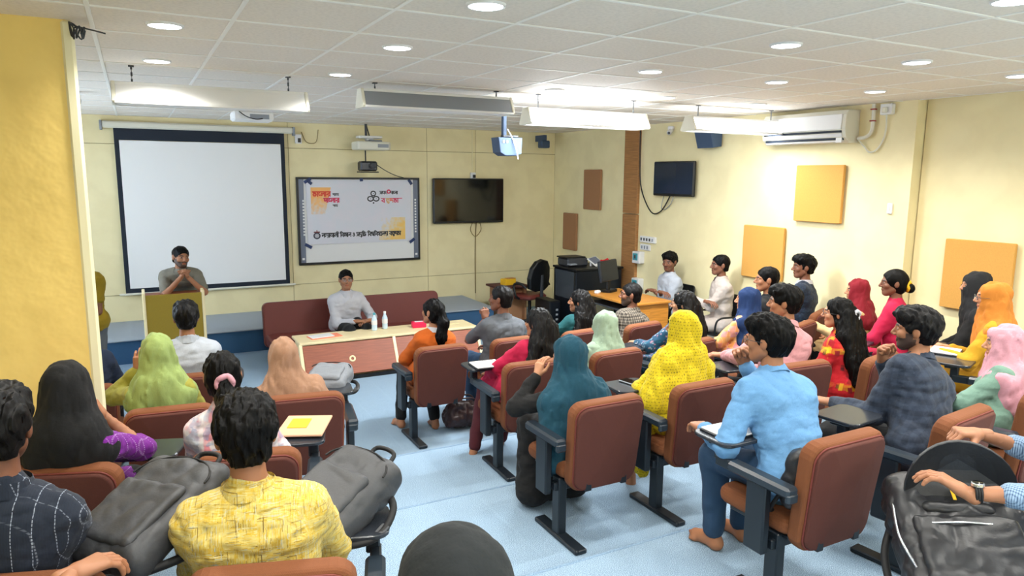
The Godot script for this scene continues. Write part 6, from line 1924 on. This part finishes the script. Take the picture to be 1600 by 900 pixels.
	part(t, "body", soft([[Vector3(-0.11, 0.06, 0), Vector3(0.11, 0.06, 0), 0.06, 0.05, 0.04], [Vector3(-0.11, 0.06, -0.1), Vector3(0.11, 0.06, -0.1), 0.055, 0.05, 0.05]], 0.011, 14, 0.01), M.c_denim)
	var cr := MB.new()
	cr.box(Vector3(0, 0.115, -0.05), Vector3(0.26, 0.01, 0.025), 0.002, Basis(Vector3.UP, 0.7))
	cr.box(Vector3(0, 0.115, -0.05), Vector3(0.26, 0.01, 0.025), 0.002, Basis(Vector3.UP, -0.7))
	part(t, "stripe", cr, M.white)
	for q in [[Vector3(3.82, 0.827, 5.86), 20.0, "grey phone on the tablet before the teal flowered dress"], [Vector3(2.80, 0.927, 7.0), 10.0, "grey phone on the tablet before the yellow dotted scarf"]]:
		t = thing("mobile_phone", q[2], "phone", q[0], q[1])
		part(t, "case", boxes([[Vector3(0, 0.006, 0), Vector3(0.075, 0.01, 0.155), 0.004]]), M.grey)
		part(t, "screen", boxes([[Vector3(0, 0.0115, 0), Vector3(0.066, 0.002, 0.14), 0.0]]), M.black_gloss)
	for q in [[Vector3(2.30, 0.826, 5.86), -4.0, "open white notebook on the tablet before the magenta dress"], [Vector3(3.10, 0.826, 5.84), 5.0, "open white notebook under the hand of mint headscarf"], [Vector3(5.12, 1.026, 7.66), 22.0, "open white notebook before the orange headscarf"], [Vector3(4.10, 1.026, 8.16), 14.0, "open white notebook before the pale pink headscarf"], [Vector3(2.52, 1.026, 8.16), 0.0, "open white notebook on the tablet of sky blue shirt man"]]:
		t = thing("notebook", q[2], "notebook", q[0], q[1])
		part(t, "cover", boxes([[Vector3(0, 0.004, 0), Vector3(0.23, 0.008, 0.19), 0.002]]), M.rack)
		for s in [-1.0, 1.0]: part(t, "page", boxes([[Vector3(s * 0.055, 0.012, 0), Vector3(0.108, 0.01, 0.18), 0.003]]), M.white)
	bottle(Vector3(4.52, 0.826, 5.76), M.teal, "clear water bottle with blue cap before the deep blue headscarf")

func _ready() -> void:
	# camera
	var yaw := deg_to_rad(28.0)
	var pit := deg_to_rad(9.03)
	var roll := deg_to_rad(0.456)
	var f := Vector3(sin(yaw) * cos(pit), -sin(pit), -cos(yaw) * cos(pit))
	var r := Vector3(cos(yaw), 0, sin(yaw))
	var u := r.cross(f)
	var cam := Camera3D.new()
	cam.name = "camera"
	cam.fov = rad_to_deg(2.0 * atan(450.0 / 1104.6)); cam.near = 0.05; cam.far = 60.0
	cam.transform = Transform3D(Basis(r * cos(roll) + u * sin(roll), u * cos(roll) - r * sin(roll), -f), Vector3(0, EYE, 10.593))
	add_child(cam)
	cam.current = true
	# surroundings: pale daylight that reaches the room only through the window ahead of the column
	var we := WorldEnvironment.new()
	we.name = "world_environment"
	var env := Environment.new()
	env.background_mode = Environment.BG_COLOR; env.background_color = Color(0.86, 0.93, 1.0); env.background_energy_multiplier = 6.5
	env.tonemap_mode = Environment.TONE_MAPPER_LINEAR
	env.tonemap_exposure = 1.2
	env.sdfgi_enabled = true; env.ssao_enabled = true; env.ssil_enabled = true
	we.environment = env
	add_child(we)
	make_materials()
	lights()
	build_room()
	front_wall()
	right_wall()
	stage_furniture()
	chairs()
	people()
	small_things()
